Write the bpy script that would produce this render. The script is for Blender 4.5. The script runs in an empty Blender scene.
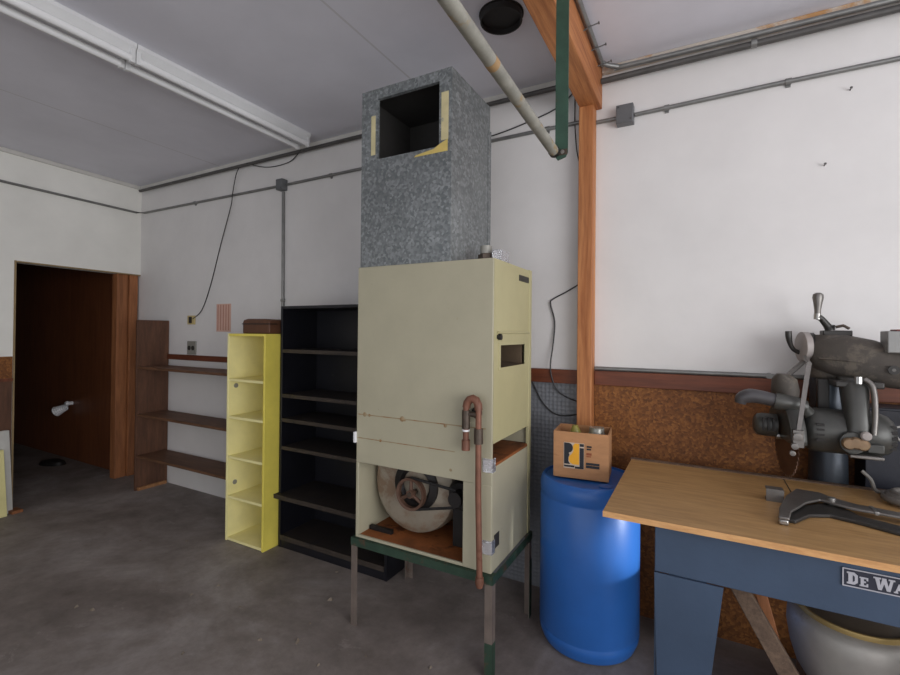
import bpy, bmesh, math, random
from mathutils import Vector, Matrix
random.seed(7)
SC = bpy.context.scene
COL = SC.collection
PI = math.pi

# ------------------------------------------------------------------ materials
def lin(c):
    c /= 255.0
    return c / 12.92 if c <= 0.04045 else ((c + 0.055) / 1.055) ** 2.4
def rgb(r, g, b): return (lin(r), lin(g), lin(b), 1.0)

def new_mat(name, rough=0.6, metal=0.0, spec=0.5):
    m = bpy.data.materials.new(name); m.use_nodes = True
    nt = m.node_tree; b = nt.nodes['Principled BSDF']
    b.inputs['Roughness'].default_value = rough
    b.inputs['Metallic'].default_value = metal
    b.inputs['Specular IOR Level'].default_value = spec
    return m, nt, b

def coords(nt, scale=(1, 1, 1)):
    tc = nt.nodes.new('ShaderNodeTexCoord'); mp = nt.nodes.new('ShaderNodeMapping')
    mp.inputs['Scale'].default_value = scale
    nt.links.new(tc.outputs['Object'], mp.inputs['Vector'])
    return mp.outputs['Vector']

def noise(nt, vec, scale, detail=4, rough=0.6, dist=0.0):
    n = nt.nodes.new('ShaderNodeTexNoise')
    n.inputs['Scale'].default_value = scale; n.inputs['Detail'].default_value = detail
    n.inputs['Roughness'].default_value = rough; n.inputs['Distortion'].default_value = dist
    nt.links.new(vec, n.inputs['Vector'])
    return n.outputs['Fac']

def ramp(nt, fac, stops):
    r = nt.nodes.new('ShaderNodeValToRGB')
    e = r.color_ramp.elements
    e[0].position, e[0].color = stops[0]; e[1].position, e[1].color = stops[-1]
    for p, c in stops[1:-1]:
        x = e.new(p); x.color = c
    nt.links.new(fac, r.inputs['Fac'])
    return r.outputs['Color']

def mix(nt, fac, a, b, mode='MIX'):
    n = nt.nodes.new('ShaderNodeMix'); n.data_type = 'RGBA'; n.blend_type = mode
    if isinstance(fac, float): n.inputs[0].default_value = fac
    else: nt.links.new(fac, n.inputs[0])
    for s, v in ((6, a), (7, b)):
        if isinstance(v, tuple): n.inputs[s].default_value = v
        else: nt.links.new(v, n.inputs[s])
    return n.outputs[2]

def bump(nt, b, h, strength=0.2, dist=0.01):
    n = nt.nodes.new('ShaderNodeBump'); n.inputs['Strength'].default_value = strength
    n.inputs['Distance'].default_value = dist
    nt.links.new(h, n.inputs['Height']); nt.links.new(n.outputs['Normal'], b.inputs['Normal'])

def paint(name, col, var=0.06, rough=0.6, metal=0.0, scale=6.0, spots=None, spot_amt=0.62, spot_scale=9.0, bmp=0.05, spec=0.5, stretch=(1, 1, 1)):
    """painted or plain surface: gentle tone changes, optional dirt or rust blotches"""
    m, nt, b = new_mat(name, rough, metal, spec)
    v = coords(nt, stretch)
    n = noise(nt, v, scale, 6)
    lo = tuple(max(0, c * (1 - var * 2)) for c in col[:3]) + (1,)
    hi = tuple(min(1, c * (1 + var)) for c in col[:3]) + (1,)
    c = ramp(nt, n, [(0.3, lo), (0.7, hi)])
    if spots:
        s = noise(nt, v, spot_scale, 8, 0.7, 0.3)
        f = ramp(nt, s, [(spot_amt, (0, 0, 0, 1)), (min(1, spot_amt + 0.08), (1, 1, 1, 1))])
        c = mix(nt, f, c, spots)
    nt.links.new(c, b.inputs['Base Color'])
    if bmp: bump(nt, b, noise(nt, v, scale * 12, 4), bmp)
    return m

def wood(name, dark, light, grain=(1, 1, 1), scale=6, rough=0.6, knots=True, bmp=0.1):
    """grain lines run along the axis given the small factor in `grain`"""
    m, nt, b = new_mat(name, rough)
    v = coords(nt, grain)
    n1 = noise(nt, v, scale, 6, 0.65, 1.2)
    n2 = noise(nt, v, scale * 5, 5, 0.7)
    c = ramp(nt, n1, [(0.28, dark), (0.5, tuple((a + d) / 2 for a, d in zip(dark, light))), (0.72, light)])
    c2 = ramp(nt, n2, [(0.35, tuple(x * 0.72 for x in dark[:3]) + (1,)), (0.6, (1, 1, 1, 1))])
    c = mix(nt, 0.35, c, c2, 'MULTIPLY')
    if knots:
        k = nt.nodes.new('ShaderNodeTexVoronoi'); k.inputs['Scale'].default_value = 3.2
        v2 = coords(nt, tuple(0.45 if g < 0.5 else 1.0 for g in grain))
        nt.links.new(v2, k.inputs['Vector'])
        f = ramp(nt, k.outputs['Distance'], [(0.03, (1, 1, 1, 1)), (0.07, (0, 0, 0, 1))])
        c = mix(nt, f, c, tuple(x * 0.35 for x in dark[:3]) + (1,))
    nt.links.new(c, b.inputs['Base Color'])
    if bmp: bump(nt, b, n2, bmp)
    return m

M = {}
M['wall'] = paint('white wall paint', rgb(224, 221, 219), 0.035, 0.75, 0, 2.0, rgb(150, 146, 140), 0.745, 14)
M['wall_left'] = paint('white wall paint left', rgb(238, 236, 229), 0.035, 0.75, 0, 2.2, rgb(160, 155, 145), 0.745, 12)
M['trim_white'] = paint('white trim paint', rgb(205, 202, 196), 0.05, 0.7, 0, 6, rgb(150, 140, 120), 0.7, 8)

def ceiling_mat():
    m, nt, b = new_mat('ceiling panels', 0.6)
    v = coords(nt)
    n = noise(nt, v, 1.6, 5)
    c = ramp(nt, n, [(0.3, rgb(212, 211, 219)), (0.7, rgb(224, 223, 231))])
    sx = nt.nodes.new('ShaderNodeSeparateXYZ'); nt.links.new(v, sx.inputs[0])
    a = nt.nodes.new('ShaderNodeMath'); a.operation = 'ADD'; a.inputs[1].default_value = 11.52
    nt.links.new(sx.outputs[0], a.inputs[0])
    mo = nt.nodes.new('ShaderNodeMath'); mo.operation = 'MODULO'; mo.inputs[1].default_value = 2.33
    nt.links.new(a.outputs[0], mo.inputs[0])
    cmp_ = nt.nodes.new('ShaderNodeMath'); cmp_.operation = 'COMPARE'; cmp_.inputs[1].default_value = 0.7; cmp_.inputs[2].default_value = 0.006
    nt.links.new(mo.outputs[0], cmp_.inputs[0])
    c = mix(nt, cmp_.outputs[0], c, rgb(200, 198, 202))
    nt.links.new(c, b.inputs['Base Color'])
    bump(nt, b, n, 0.08, 0.03)
    return m
M['ceiling'] = ceiling_mat()

def floor_mat():
    m, nt, b = new_mat('worn concrete', 0.62, 0, 0.4)
    v = coords(nt)
    n1 = noise(nt, v, 0.9, 8, 0.7, 0.6); n2 = noise(nt, v, 5, 8, 0.75); n3 = noise(nt, v, 28, 6, 0.8)
    c = ramp(nt, n1, [(0.3, rgb(120, 110, 104)), (0.5, rgb(150, 141, 136)), (0.72, rgb(186, 179, 176))])
    c = mix(nt, 0.55, c, ramp(nt, n2, [(0.3, rgb(120, 110, 104)), (0.65, rgb(225, 222, 220))]), 'MULTIPLY')
    f = ramp(nt, n3, [(0.66, (0, 0, 0, 1)), (0.74, (1, 1, 1, 1))])
    c = mix(nt, f, c, rgb(70, 62, 58))
    s = noise(nt, coords(nt, (1, 1.6, 1)), 3.1, 8, 0.75, 0.8)
    c = mix(nt, ramp(nt, s, [(0.60, (0, 0, 0, 1)), (0.70, (.6, .6, .6, 1))]), c, rgb(160, 152, 148))
    nt.links.new(c, b.inputs['Base Color'])
    bump(nt, b, n2, 0.15, 0.01)
    return m
M['floor'] = floor_mat()

def osb_mat():
    m, nt, b = new_mat('oriented strand board', 0.65)
    v = coords(nt)
    vo = nt.nodes.new('ShaderNodeTexVoronoi'); vo.inputs['Scale'].default_value = 95
    ns = nt.nodes.new('ShaderNodeTexNoise'); ns.inputs['Scale'].default_value = 9
    nt.links.new(v, ns.inputs['Vector'])
    ad = nt.nodes.new('ShaderNodeMix'); ad.data_type = 'VECTOR'; ad.inputs[0].default_value = 0.05
    nt.links.new(v, ad.inputs[4]); nt.links.new(ns.outputs['Color'], ad.inputs[5])
    nt.links.new(ad.outputs[1], vo.inputs['Vector'])
    c = ramp(nt, vo.outputs['Color'], [(0.1, rgb(104, 62, 26)), (0.5, rgb(128, 80, 34)), (0.9, rgb(156, 104, 52))])
    n = noise(nt, v, 2.2, 6)
    c = mix(nt, 0.6, c, ramp(nt, n, [(0.3, rgb(190, 160, 130)), (0.65, rgb(255, 245, 230))]), 'MULTIPLY')
    d = noise(nt, v, 40, 4, 0.8)
    c = mix(nt, ramp(nt, d, [(0.68, (0, 0, 0, 1)), (0.75, (1, 1, 1, 1))]), c, rgb(82, 48, 22))
    nt.links.new(c, b.inputs['Base Color']); bump(nt, b, vo.outputs['Distance'], 0.15)
    return m
M['osb'] = osb_mat()

def galv_mat():
    m, nt, b = new_mat('galvanized sheet', 0.5, 0.3)
    v = coords(nt)
    vo = nt.nodes.new('ShaderNodeTexVoronoi'); vo.inputs['Scale'].default_value = 85
    nt.links.new(v, vo.inputs['Vector'])
    c = ramp(nt, vo.outputs['Color'], [(0.2, rgb(112, 117, 118)), (0.55, rgb(131, 135, 136)), (0.9, rgb(156, 160, 161))])
    n = noise(nt, v, 3, 5)
    c = mix(nt, 0.4, c, ramp(nt, n, [(0.3, rgb(190, 190, 190)), (0.7, (1, 1, 1, 1))]), 'MULTIPLY')
    nt.links.new(c, b.inputs['Base Color'])
    rr = ramp(nt, vo.outputs['Color'], [(0.1, (.38, .38, .38, 1)), (0.9, (.58, .58, .58, 1))])
    nt.links.new(rr, b.inputs['Roughness'])
    return m
M['galv'] = galv_mat()
M['duct_shade'] = paint('painted duct shade', rgb(58, 56, 54), 0.1, 0.8)  # shade of the deep duct put into a dark colour
M['jar_grey'] = paint('shiny grey jar', rgb(150, 148, 138), 0.15, 0.15, 0.2, 16)
M['rust_line'] = paint('rust line', rgb(158, 140, 108), 0.1, 0.6, 0, 7, rgb(140, 92, 44), 0.5, 12)
M['tan_edge'] = paint('tan raw edge', rgb(150, 128, 92), 0.1, 0.7)
M['rust_band'] = paint('rusty band', rgb(152, 122, 84), 0.1, 0.6)

def rust_streaked(name, col, rust):
    m, nt, b = new_mat(name, 0.45)
    v = coords(nt)
    n = noise(nt, v, 4, 6)
    c = ramp(nt, n, [(0.3, tuple(x * .88 for x in col[:3]) + (1,)), (0.7, col)])
    s = noise(nt, coords(nt, (3, 3, 1.2)), 10, 8, 0.75)
    c = mix(nt, ramp(nt, s, [(0.67, (0, 0, 0, 1)), (0.78, (.75, .75, .75, 1))]), c, rust)
    s2 = noise(nt, v, 60, 3)
    c = mix(nt, ramp(nt, s2, [(0.72, (0, 0, 0, 1)), (0.76, (.6, .6, .6, 1))]), c, rgb(110, 95, 70))
    nt.links.new(c, b.inputs['Base Color'])
    return m
M['cream'] = rust_streaked('cream enamel', rgb(176, 170, 146), rgb(140, 106, 66))
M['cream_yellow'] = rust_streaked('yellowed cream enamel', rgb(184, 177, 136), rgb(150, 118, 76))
M['rusty_floor'] = paint('rusted sheet', rgb(150, 88, 44), 0.25, 0.7, 0.1, 8, rgb(92, 48, 22), 0.55, 7)
M['rust_pipe'] = paint('rusty gas pipe', rgb(126, 84, 66), 0.15, 0.55, 0.2, 20, rgb(100, 58, 40), 0.58, 24)
M['rust_dark'] = paint('dark pipe fitting', rgb(84, 72, 62), 0.15, 0.5, 0.4, 25)
M['slot_in'] = paint('dark slot recess', rgb(92, 76, 58), 0.15, 0.7)  # darker brown than the panel round the slot
M['scroll'] = paint('grey dusty sheet', rgb(150, 140, 124), 0.12, 0.6, 0.1, 5, rgb(132, 110, 90), 0.5, 4)
M['black_metal'] = paint('black metal', rgb(36, 33, 32), 0.1, 0.5, 0.3)
M['belt'] = paint('belt rubber', rgb(30, 28, 27), 0.1, 0.7)
M['pulley'] = paint('rusty pulley', rgb(98, 72, 58), 0.15, 0.55, 0.2, 25)
M['green_angle'] = paint('green angle iron', rgb(46, 68, 54), 0.15, 0.55, 0.1, 12, rgb(84, 62, 46), 0.55, 16)
M['strap_green'] = paint('green painted strap', rgb(52, 80, 66), 0.15, 0.5, 0.1, 14, rgb(88, 64, 46), 0.6, 18)
M['leg_grey'] = paint('scuffed leg paint', rgb(112, 100, 92), 0.12, 0.6, 0.1, 12, rgb(96, 64, 46), 0.6, 14)
M['foil'] = paint('crinkled foil tape', rgb(225, 225, 228), 0.1, 0.22, 0.9, 30, bmp=0.6)
M['fir'] = wood('fir post wood', rgb(158, 92, 48), rgb(214, 150, 96), (1, 1, 0.06), 14)
M['fir_y'] = wood('fir beam wood', rgb(146, 82, 42), rgb(206, 140, 86), (1, 0.06, 1), 14)
M['stud'] = wood('old stud wood', rgb(126, 78, 46), rgb(172, 112, 70), (1, 1, 0.08), 9)
M['rail'] = wood('dark rail wood', rgb(92, 46, 26), rgb(128, 68, 40), (0.08, 1, 1), 9, 0.5)
M['brown_shelf'] = wood('brown shelf wood', rgb(84, 54, 38), rgb(112, 76, 54), (1, 1, 0.15), 7, 0.6, False)
M['brown_board'] = wood('brown shelf boards', rgb(92, 62, 44), rgb(128, 90, 64), (0.15, 1, 1), 7, 0.6, False)
M['edge_wood'] = wood('raw wood edge', rgb(150, 104, 66), rgb(186, 138, 94), (0.2, 1, 1), 8, 0.6, False)
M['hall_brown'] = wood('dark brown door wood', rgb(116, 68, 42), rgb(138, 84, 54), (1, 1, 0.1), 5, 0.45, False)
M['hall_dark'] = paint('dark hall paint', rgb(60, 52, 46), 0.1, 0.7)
M['yellow'] = paint('yellow paint', rgb(238, 220, 100), 0.05, 0.5, 0, 6, rgb(170, 160, 90), 0.73, 22)
M['yellow_in'] = paint('pale yellow paint', rgb(246, 236, 170), 0.05, 0.5, 0, 6, rgb(170, 160, 90), 0.73, 22)
M['black_shelf'] = paint('blue black paint', rgb(20, 20, 27), 0.15, 0.45, 0, 8, rgb(60, 56, 56), 0.66, 10)
M['black_board'] = paint('dusty black boards', rgb(44, 38, 36), 0.15, 0.6, 0, 8, rgb(34, 32, 36), 0.55, 10)
M['black_edge'] = paint('worn shelf front', rgb(62, 53, 46), 0.15, 0.6, 0, 14, rgb(40, 35, 32), 0.55, 18)
M['drum'] = paint('blue drum plastic', rgb(44, 102, 180), 0.05, 0.36, 0, 4, rgb(28, 62, 110), 0.74, 16, bmp=0.03)
M['carton'] = paint('brown cardboard', rgb(176, 128, 88), 0.08, 0.8, 0, 9, rgb(150, 104, 68), 0.6, 6, stretch=(1, 1, 3))
M['ink'] = paint('black ink', rgb(32, 34, 40), 0.05, 0.7)
M['ink_pale'] = paint('pale ink', rgb(196, 178, 160), 0.05, 0.8)
M['ink_red'] = paint('brown ink', rgb(140, 78, 50), 0.05, 0.8)
M['ink_yellow'] = paint('yellow ink', rgb(232, 166, 40), 0.05, 0.7)
M['olive_plastic'] = paint('olive plastic', rgb(140, 132, 62), 0.1, 0.35)
M['bench_wood'] = wood('bench top board', rgb(166, 130, 84), rgb(188, 150, 100), (0.12, 1, 1), 10, 0.42, False, 0.04)
M['bench_edge'] = wood('bench top edge', rgb(196, 146, 92), rgb(222, 174, 118), (0.2, 1, 1), 10, 0.5, False, 0.04)
M['steel_blue'] = paint('blue grey paint', rgb(60, 76, 98), 0.07, 0.45, 0.1, 5, rgb(70, 78, 92), 0.72, 14)
M['plate_dark'] = paint('dark plate', rgb(52, 54, 66), 0.05, 0.4, 0.3)
M['plate_light'] = paint('plate letters', rgb(190, 190, 198), 0.04, 0.4, 0.4)
M['saw_grey'] = paint('saw grey enamel', rgb(74, 74, 71), 0.12, 0.4, 0.3, 8, rgb(80, 72, 62), 0.64, 12)
M['saw_arm'] = paint('dusty arm casting', rgb(82, 76, 70), 0.15, 0.65, 0.1, 9, rgb(104, 96, 86), 0.52, 11)
M['saw_dark'] = paint('dark iron', rgb(62, 60, 58), 0.12, 0.42, 0.5)
M['saw_blue'] = paint('blue grey column steel', rgb(56, 62, 70), 0.1, 0.36, 0.4)
M['bright_steel'] = paint('worn bright steel', rgb(168, 166, 162), 0.1, 0.28, 0.85, 12)
M['dull_steel'] = paint('dull tool steel', rgb(128, 124, 120), 0.12, 0.4, 0.7, 10, rgb(84, 74, 66), 0.62, 14)
M['disc_grey'] = paint('pale disc casting', rgb(158, 150, 146), 0.08, 0.55, 0.1)
M['bakelite'] = paint('dark grip', rgb(70, 68, 70), 0.1, 0.38)
M['blade_rust'] = paint('brown saw blade', rgb(92, 66, 50), 0.15, 0.5, 0.4, 16)
M['brass'] = paint('tan clamp casting', rgb(134, 110, 84), 0.12, 0.45, 0.3, 20)
M['switch_grey'] = paint('switch box grey', rgb(136, 136, 134), 0.05, 0.4, 0.2)
M['switch_red'] = paint('dull red cover', rgb(122, 60, 54), 0.05, 0.5)
M['pot'] = paint('scuffed aluminium', rgb(176, 172, 166), 0.10, 0.5, 0.35, 6, rgb(150, 144, 136), 0.6, 10)
M['pot_rim'] = paint('gold lid band', rgb(190, 164, 108), 0.06, 0.4, 0.5, 10)
M['pot_lid'] = paint('dark lid', rgb(112, 102, 90), 0.08, 0.45, 0.4)
M['old_plank'] = wood('weathered plank', rgb(84, 66, 54), rgb(120, 98, 80), (1, 1, 1), 14, 0.75, False)
M['crate'] = wood('crate wood', rgb(100, 74, 52), rgb(138, 104, 74), (0.15, 1, 1), 8, 0.7, False)
M['conduit'] = paint('dull conduit', rgb(138, 138, 136), 0.1, 0.42, 0.6, 10)
M['conduit_dark'] = paint('dark conduit', rgb(92, 90, 88), 0.12, 0.5, 0.4, 10)
M['jbox'] = paint('junction box grey', rgb(112, 114, 116), 0.05, 0.45, 0.4)
M['pipe_pale'] = paint('flaking grey pipe', rgb(146, 144, 134), 0.15, 0.55, 0.2, 14, rgb(150, 124, 78), 0.58, 9)
M['wire'] = paint('dark wire', rgb(48, 46, 46), 0.05, 0.5)
M['wire_pale'] = paint('pale cord', rgb(150, 148, 144), 0.05, 0.5)
M['hose'] = paint('grey hose', rgb(120, 116, 110), 0.08, 0.5)
M['fixture'] = paint('white fixture enamel', rgb(222, 222, 222), 0.03, 0.4)
M['tube'] = paint('unlit lamp glass', rgb(238, 238, 238), 0.02, 0.25)
M['soot'] = paint('sooty pipe', rgb(40, 37, 36), 0.1, 0.7, 0.2)
M['almond'] = paint('almond plastic', rgb(204, 184, 130), 0.05, 0.4)
M['dark_hole'] = paint('dark slot', rgb(44, 40, 36), 0.05, 0.7)
M['grey_plate'] = paint('grey cover plate', rgb(150, 148, 140), 0.05, 0.5, 0.2)
M['paper'] = paint('faded pink paper', rgb(214, 176, 160), 0.04, 0.8)
M['paper_line'] = paint('faded red print', rgb(180, 122, 104), 0.04, 0.8)
M['brown_box'] = paint('brown leatherette', rgb(92, 58, 38), 0.12, 0.6, 0, 9)
M['stain_board'] = paint('stained board', rgb(200, 190, 178), 0.06, 0.7, 0, 3, rgb(186, 140, 92), 0.5, 2.2)
M['tape_residue'] = paint('tan tape residue', rgb(206, 194, 150), 0.08, 0.75, 0, 14, rgb(150, 148, 140), 0.6, 10)
M['tape_gold'] = paint('yellow tape scrap', rgb(214, 190, 110), 0.08, 0.7, 0, 14)
M['nameplate'] = paint('dark nameplate', rgb(58, 58, 54), 0.05, 0.4, 0.2)
M['navy'] = paint('dark navy sheet', rgb(15, 18, 32), 0.08, 0.5)
M['board_white'] = paint('dirty white board', rgb(196, 194, 188), 0.06, 0.6)
M['board_yellow'] = paint('pale yellow board', rgb(222, 212, 150), 0.06, 0.6)
M['white_plastic'] = paint('white plastic', rgb(230, 230, 232), 0.03, 0.4)
M['litter'] = paint('pale chips', rgb(124, 112, 98), 0.2, 0.8, 0, 20)

def dimple_mat():
    m, nt, b = new_mat('dimpled grey sheet', 0.5, 0.2)
    v = coords(nt, (1, 1, 1))
    vo = nt.nodes.new('ShaderNodeTexVoronoi'); vo.inputs['Scale'].default_value = 42; vo.inputs['Randomness'].default_value = 0.15
    nt.links.new(v, vo.inputs['Vector'])
    c = ramp(nt, vo.outputs['Distance'], [(0.15, rgb(132, 134, 138)), (0.5, rgb(120, 122, 127))])
    nt.links.new(c, b.inputs['Base Color']); bump(nt, b, vo.outputs['Distance'], 0.5, 0.01)
    return m
M['dimple'] = dimple_mat()

# ------------------------------------------------------------------ mesh helpers
ORI = {}
def root(name, loc, label, cat, group=None):
    o = bpy.data.objects.new(name, None); COL.objects.link(o)
    o.empty_display_size = 0.1
    o.location = loc; o['label'] = label; o['category'] = cat
    if group: o['group'] = group
    ORI[o] = Vector(loc)
    return o

def obj(name, bm, mat, parent=None, bevel=0.0, smooth=40, loc=None, label=None, cat=None, group=None, kind=None):
    """link a bmesh (in place coordinates) as ONE mesh object"""
    org = ORI[parent] if parent else Vector(loc) if loc else Vector((0, 0, 0))
    bmesh.ops.recalc_face_normals(bm, faces=bm.faces[:])
    bmesh.ops.translate(bm, verts=bm.verts[:], vec=-org)
    me = bpy.data.meshes.new(name); bm.to_mesh(me); bm.free()
    if smooth:
        me.polygons.foreach_set('use_smooth', [True] * len(me.polygons))
        me.set_sharp_from_angle(angle=math.radians(smooth))
    me.materials.append(M[mat])
    o = bpy.data.objects.new(name, me); COL.objects.link(o)
    if parent: o.parent = parent
    else: o.location = org
    ORI[o] = org
    if bevel:
        md = o.modifiers.new('bevel', 'BEVEL'); md.width = bevel; md.segments = 2; md.limit_method = 'ANGLE'; md.angle_limit = math.radians(50)
    if label: o['label'] = label
    if cat: o['category'] = cat
    if group: o['group'] = group
    if kind: o['kind'] = kind
    return o

def B(): return bmesh.new()

def box(bm, x0, x1, y0, y1, z0, z1, mat=None):
    vs = [bm.verts.new((x, y, z)) for x in (x0, x1) for y in (y0, y1) for z in (z0, z1)]
    if mat: 
        for v in vs: v.co = mat @ v.co
    for f in ((0, 1, 3, 2), (4, 6, 7, 5), (0, 4, 5, 1), (2, 3, 7, 6), (0, 2, 6, 4), (1, 5, 7, 3)):
        bm.faces.new([vs[i] for i in f])
    return bm

def frame_of(d):
    d = Vector(d).normalized()
    a = Vector((0, 0, 1)) if abs(d.z) < 0.9 else Vector((1, 0, 0))
    u = d.cross(a).normalized(); w = d.cross(u).normalized()
    return u, w

def tube(bm, pts, r, seg=12, caps=True, smooth_pts=0):
    pts = [Vector(p) for p in pts]
    if smooth_pts:
        out = []
        n = len(pts)
        for i in range(n - 1):
            p0, p1, p2, p3 = pts[max(i - 1, 0)], pts[i], pts[i + 1], pts[min(i + 2, n - 1)]
            for k in range(smooth_pts):
                t = k / smooth_pts
                out.append(0.5 * ((2 * p1) + (p2 - p0) * t + (2 * p0 - 5 * p1 + 4 * p2 - p3) * t * t + (3 * p1 - p0 - 3 * p2 + p3) * t ** 3))
        out.append(pts[-1]); pts = out
    rs = r if isinstance(r, (list, tuple)) else None
    rings = []; u = None
    for i, p in enumerate(pts):
        d = (pts[min(i + 1, len(pts) - 1)] - pts[max(i - 1, 0)]).normalized()
        if u is None: u, w = frame_of(d)
        else:
            u = (u - d * u.dot(d)).normalized(); w = d.cross(u).normalized()
        if rs:
            t = i / (len(pts) - 1) * (len(rs) - 1); k = min(int(t), len(rs) - 2)
            rr = rs[k] + (rs[k + 1] - rs[k]) * (t - k)
        else: rr = r
        rings.append([bm.verts.new(p + (u * math.cos(2 * PI * j / seg) + w * math.sin(2 * PI * j / seg)) * rr) for j in range(seg)])
    for a, b in zip(rings, rings[1:]):
        for j in range(seg):
            bm.faces.new((a[j], a[(j + 1) % seg], b[(j + 1) % seg], b[j]))
    if caps:
        bm.faces.new(rings[0][::-1]); bm.faces.new(rings[-1])
    return bm

def cyl(bm, a, b, r, seg=24, r2=None):
    return tube(bm, [a, b], [r, r if r2 is None else r2], seg)

def lathe(bm, prof, o, axis=(0, 0, 1), seg=32, arc=1.0, start=0.0, closed_ends=True):
    """profile of (radius, height along axis) turned about axis through o"""
    o = Vector(o); d = Vector(axis).normalized(); u, w = frame_of(d)
    rings = []
    n = seg if arc >= 1 else seg + 1
    for r, h in prof:
        if r < 1e-6:
            rings.append([bm.verts.new(o + d * h)])
        else:
            rings.append([bm.verts.new(o + d * h + (u * math.cos(start + 2 * PI * arc * j / seg) + w * math.sin(start + 2 * PI * arc * j / seg)) * r) for j in range(n)])
    for a, b in zip(rings, rings[1:]):
        for j in range(seg):
            k = (j + 1) % n
            if len(a) == 1 and len(b) == 1: continue
            if len(a) == 1: bm.faces.new((a[0], b[k], b[j]))
            elif len(b) == 1: bm.faces.new((a[j], a[k], b[0]))
            else: bm.faces.new((a[j], a[k], b[k], b[j]))
    if closed_ends and arc >= 1:
        if len(rings[0]) > 1: bm.faces.new(rings[0][::-1])
        if len(rings[-1]) > 1: bm.faces.new(rings[-1])
    return bm

def prism(bm, poly, o, ux, uy, ext):
    """polygon (a,b) in plane o + a*ux + b*uy, extruded along vector ext"""
    o, ux, uy, ext = Vector(o), Vector(ux), Vector(uy), Vector(ext)
    lo = [bm.verts.new(o + ux * a + uy * b) for a, b in poly]
    hi = [bm.verts.new(v.co + ext) for v in lo]
    bm.faces.new(lo[::-1]); bm.faces.new(hi)
    for i in range(len(lo)):
        j = (i + 1) % len(lo)
        bm.faces.new((lo[i], lo[j], hi[j], hi[i]))
    return bm

def loft(bm, secs, n=20, p=2.6):
    """secs: (centre, u half vector, w half vector) superellipse rings"""
    rings = []
    for c, u, w in secs:
        c, u, w = Vector(c), Vector(u), Vector(w); ring = []
        for j in range(n):
            t = 2 * PI * j / n; a, b = math.cos(t), math.sin(t)
            ring.append(bm.verts.new(c + u * (math.copysign(abs(a) ** (2 / p), a)) + w * (math.copysign(abs(b) ** (2 / p), b))))
        rings.append(ring)
    for a, b in zip(rings, rings[1:]):
        for j in range(n):
            bm.faces.new((a[j], a[(j + 1) % n], b[(j + 1) % n], b[j]))
    bm.faces.new(rings[0][::-1]); bm.faces.new(rings[-1])
    return bm

def struct(name, bm, mat, bevel=0.0, smooth=0, label=None):
    return obj(name, bm, mat, bevel=bevel, smooth=smooth, kind='structure', label=label)

# ------------------------------------------------------------------ the setting
H = 2.985; WY = 2.672; XR = 3.0; YF = -3.0
struct('floor', box(B(), -8.2, XR + .12, YF - .12, WY + .12, -0.12, 0), 'floor')
struct('ceiling', box(B(), -8.2, XR + .12, YF - .12, WY + .12, H, H + .12), 'ceiling')
struct('wall_back', box(B(), -8.2, XR + .12, WY, WY + .12, 0, H), 'wall')
# left wall, turned 4.5 degrees; s runs from the corner toward the camera side
CX, CY = -5.13, WY
A = math.radians(4.488)
T = Vector((math.sin(A), -math.cos(A), 0)); N = Vector((math.cos(A), math.sin(A), 0))
LW = Matrix(((T.x, N.x, 0, CX), (T.y, N.y, 0, CY), (0, 0, 1, 0), (0, 0, 0, 1)))   # (s, out of wall, z)
b = B()
box(b, 0, 1.03, -.12, 0, 2.06, H, LW); box(b, 1.03, 5.75, -.12, 0, 0, H, LW)
struct('wall_left', b, 'wall_left')
# right wall: wide window opening, small added one; front wall: opening placed for fill
b = B()
box(b, XR, XR + .12, YF, WY, 2.4, H)
box(b, XR, XR + .12, YF, -2.6, 0, 2.4); box(b, XR, XR + .12, 2.2, WY, 0, 2.4); box(b, XR, XR + .12, -2.6, 1.75, 0, .6)
box(b, XR, XR + .12, 1.4, 1.75, .6, 2.4); box(b, XR, XR + .12, 1.75, 2.2, 0, .75); box(b, XR, XR + .12, 1.75, 2.2, 1.35, 2.4)  # small low opening added for the spot on the drum
struct('wall_right', b, 'wall')
b = B()
box(b, -4.6, XR, YF - .12, YF, 2.4, H); box(b, -4.6, -3.2, YF - .12, YF, 0, 2.4); box(b, 1.2, XR, YF - .12, YF, 0, 2.4)
struct('wall_front', b, 'wall')
# hall beyond the doorway
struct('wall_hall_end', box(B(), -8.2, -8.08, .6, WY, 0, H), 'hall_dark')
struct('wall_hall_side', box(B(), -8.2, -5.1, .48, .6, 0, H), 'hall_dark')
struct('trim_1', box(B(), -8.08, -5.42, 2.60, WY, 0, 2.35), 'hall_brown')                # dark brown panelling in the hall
struct('trim_3', box(B(), .015, .095, -.10, -.012, 0, 2.06, LW), 'stud', .003)            # bare studs at the doorway
struct('trim_4', box(B(), .10, .205, -.115, -.035, 0, 2.06, LW), 'stud', .003)
struct('trim_5', box(B(), 1.022, 1.034, -.12, .008, 0, 2.07, LW), 'tan_edge')
struct('trim_6', box(B(), .0, 1.034, -.012, .006, 2.057, 2.068, LW), 'tan_edge')
struct('trim_7', box(B(), 1.04, 5.7, 0, .012, 1.085, 1.265, LW), 'osb')
struct('trim_8', box(B(), 1.04, 5.7, 0, .022, 1.06, 1.085, LW), 'rail')
struct('trim_9', box(B(), 1.04, 5.7, 0, .012, 0, 1.06, LW), 'brown_shelf')
struct('trim_10', box(B(), .02, 5.7, 0, .02, H - .035, H, LW), 'trim_white', .004)
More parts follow.
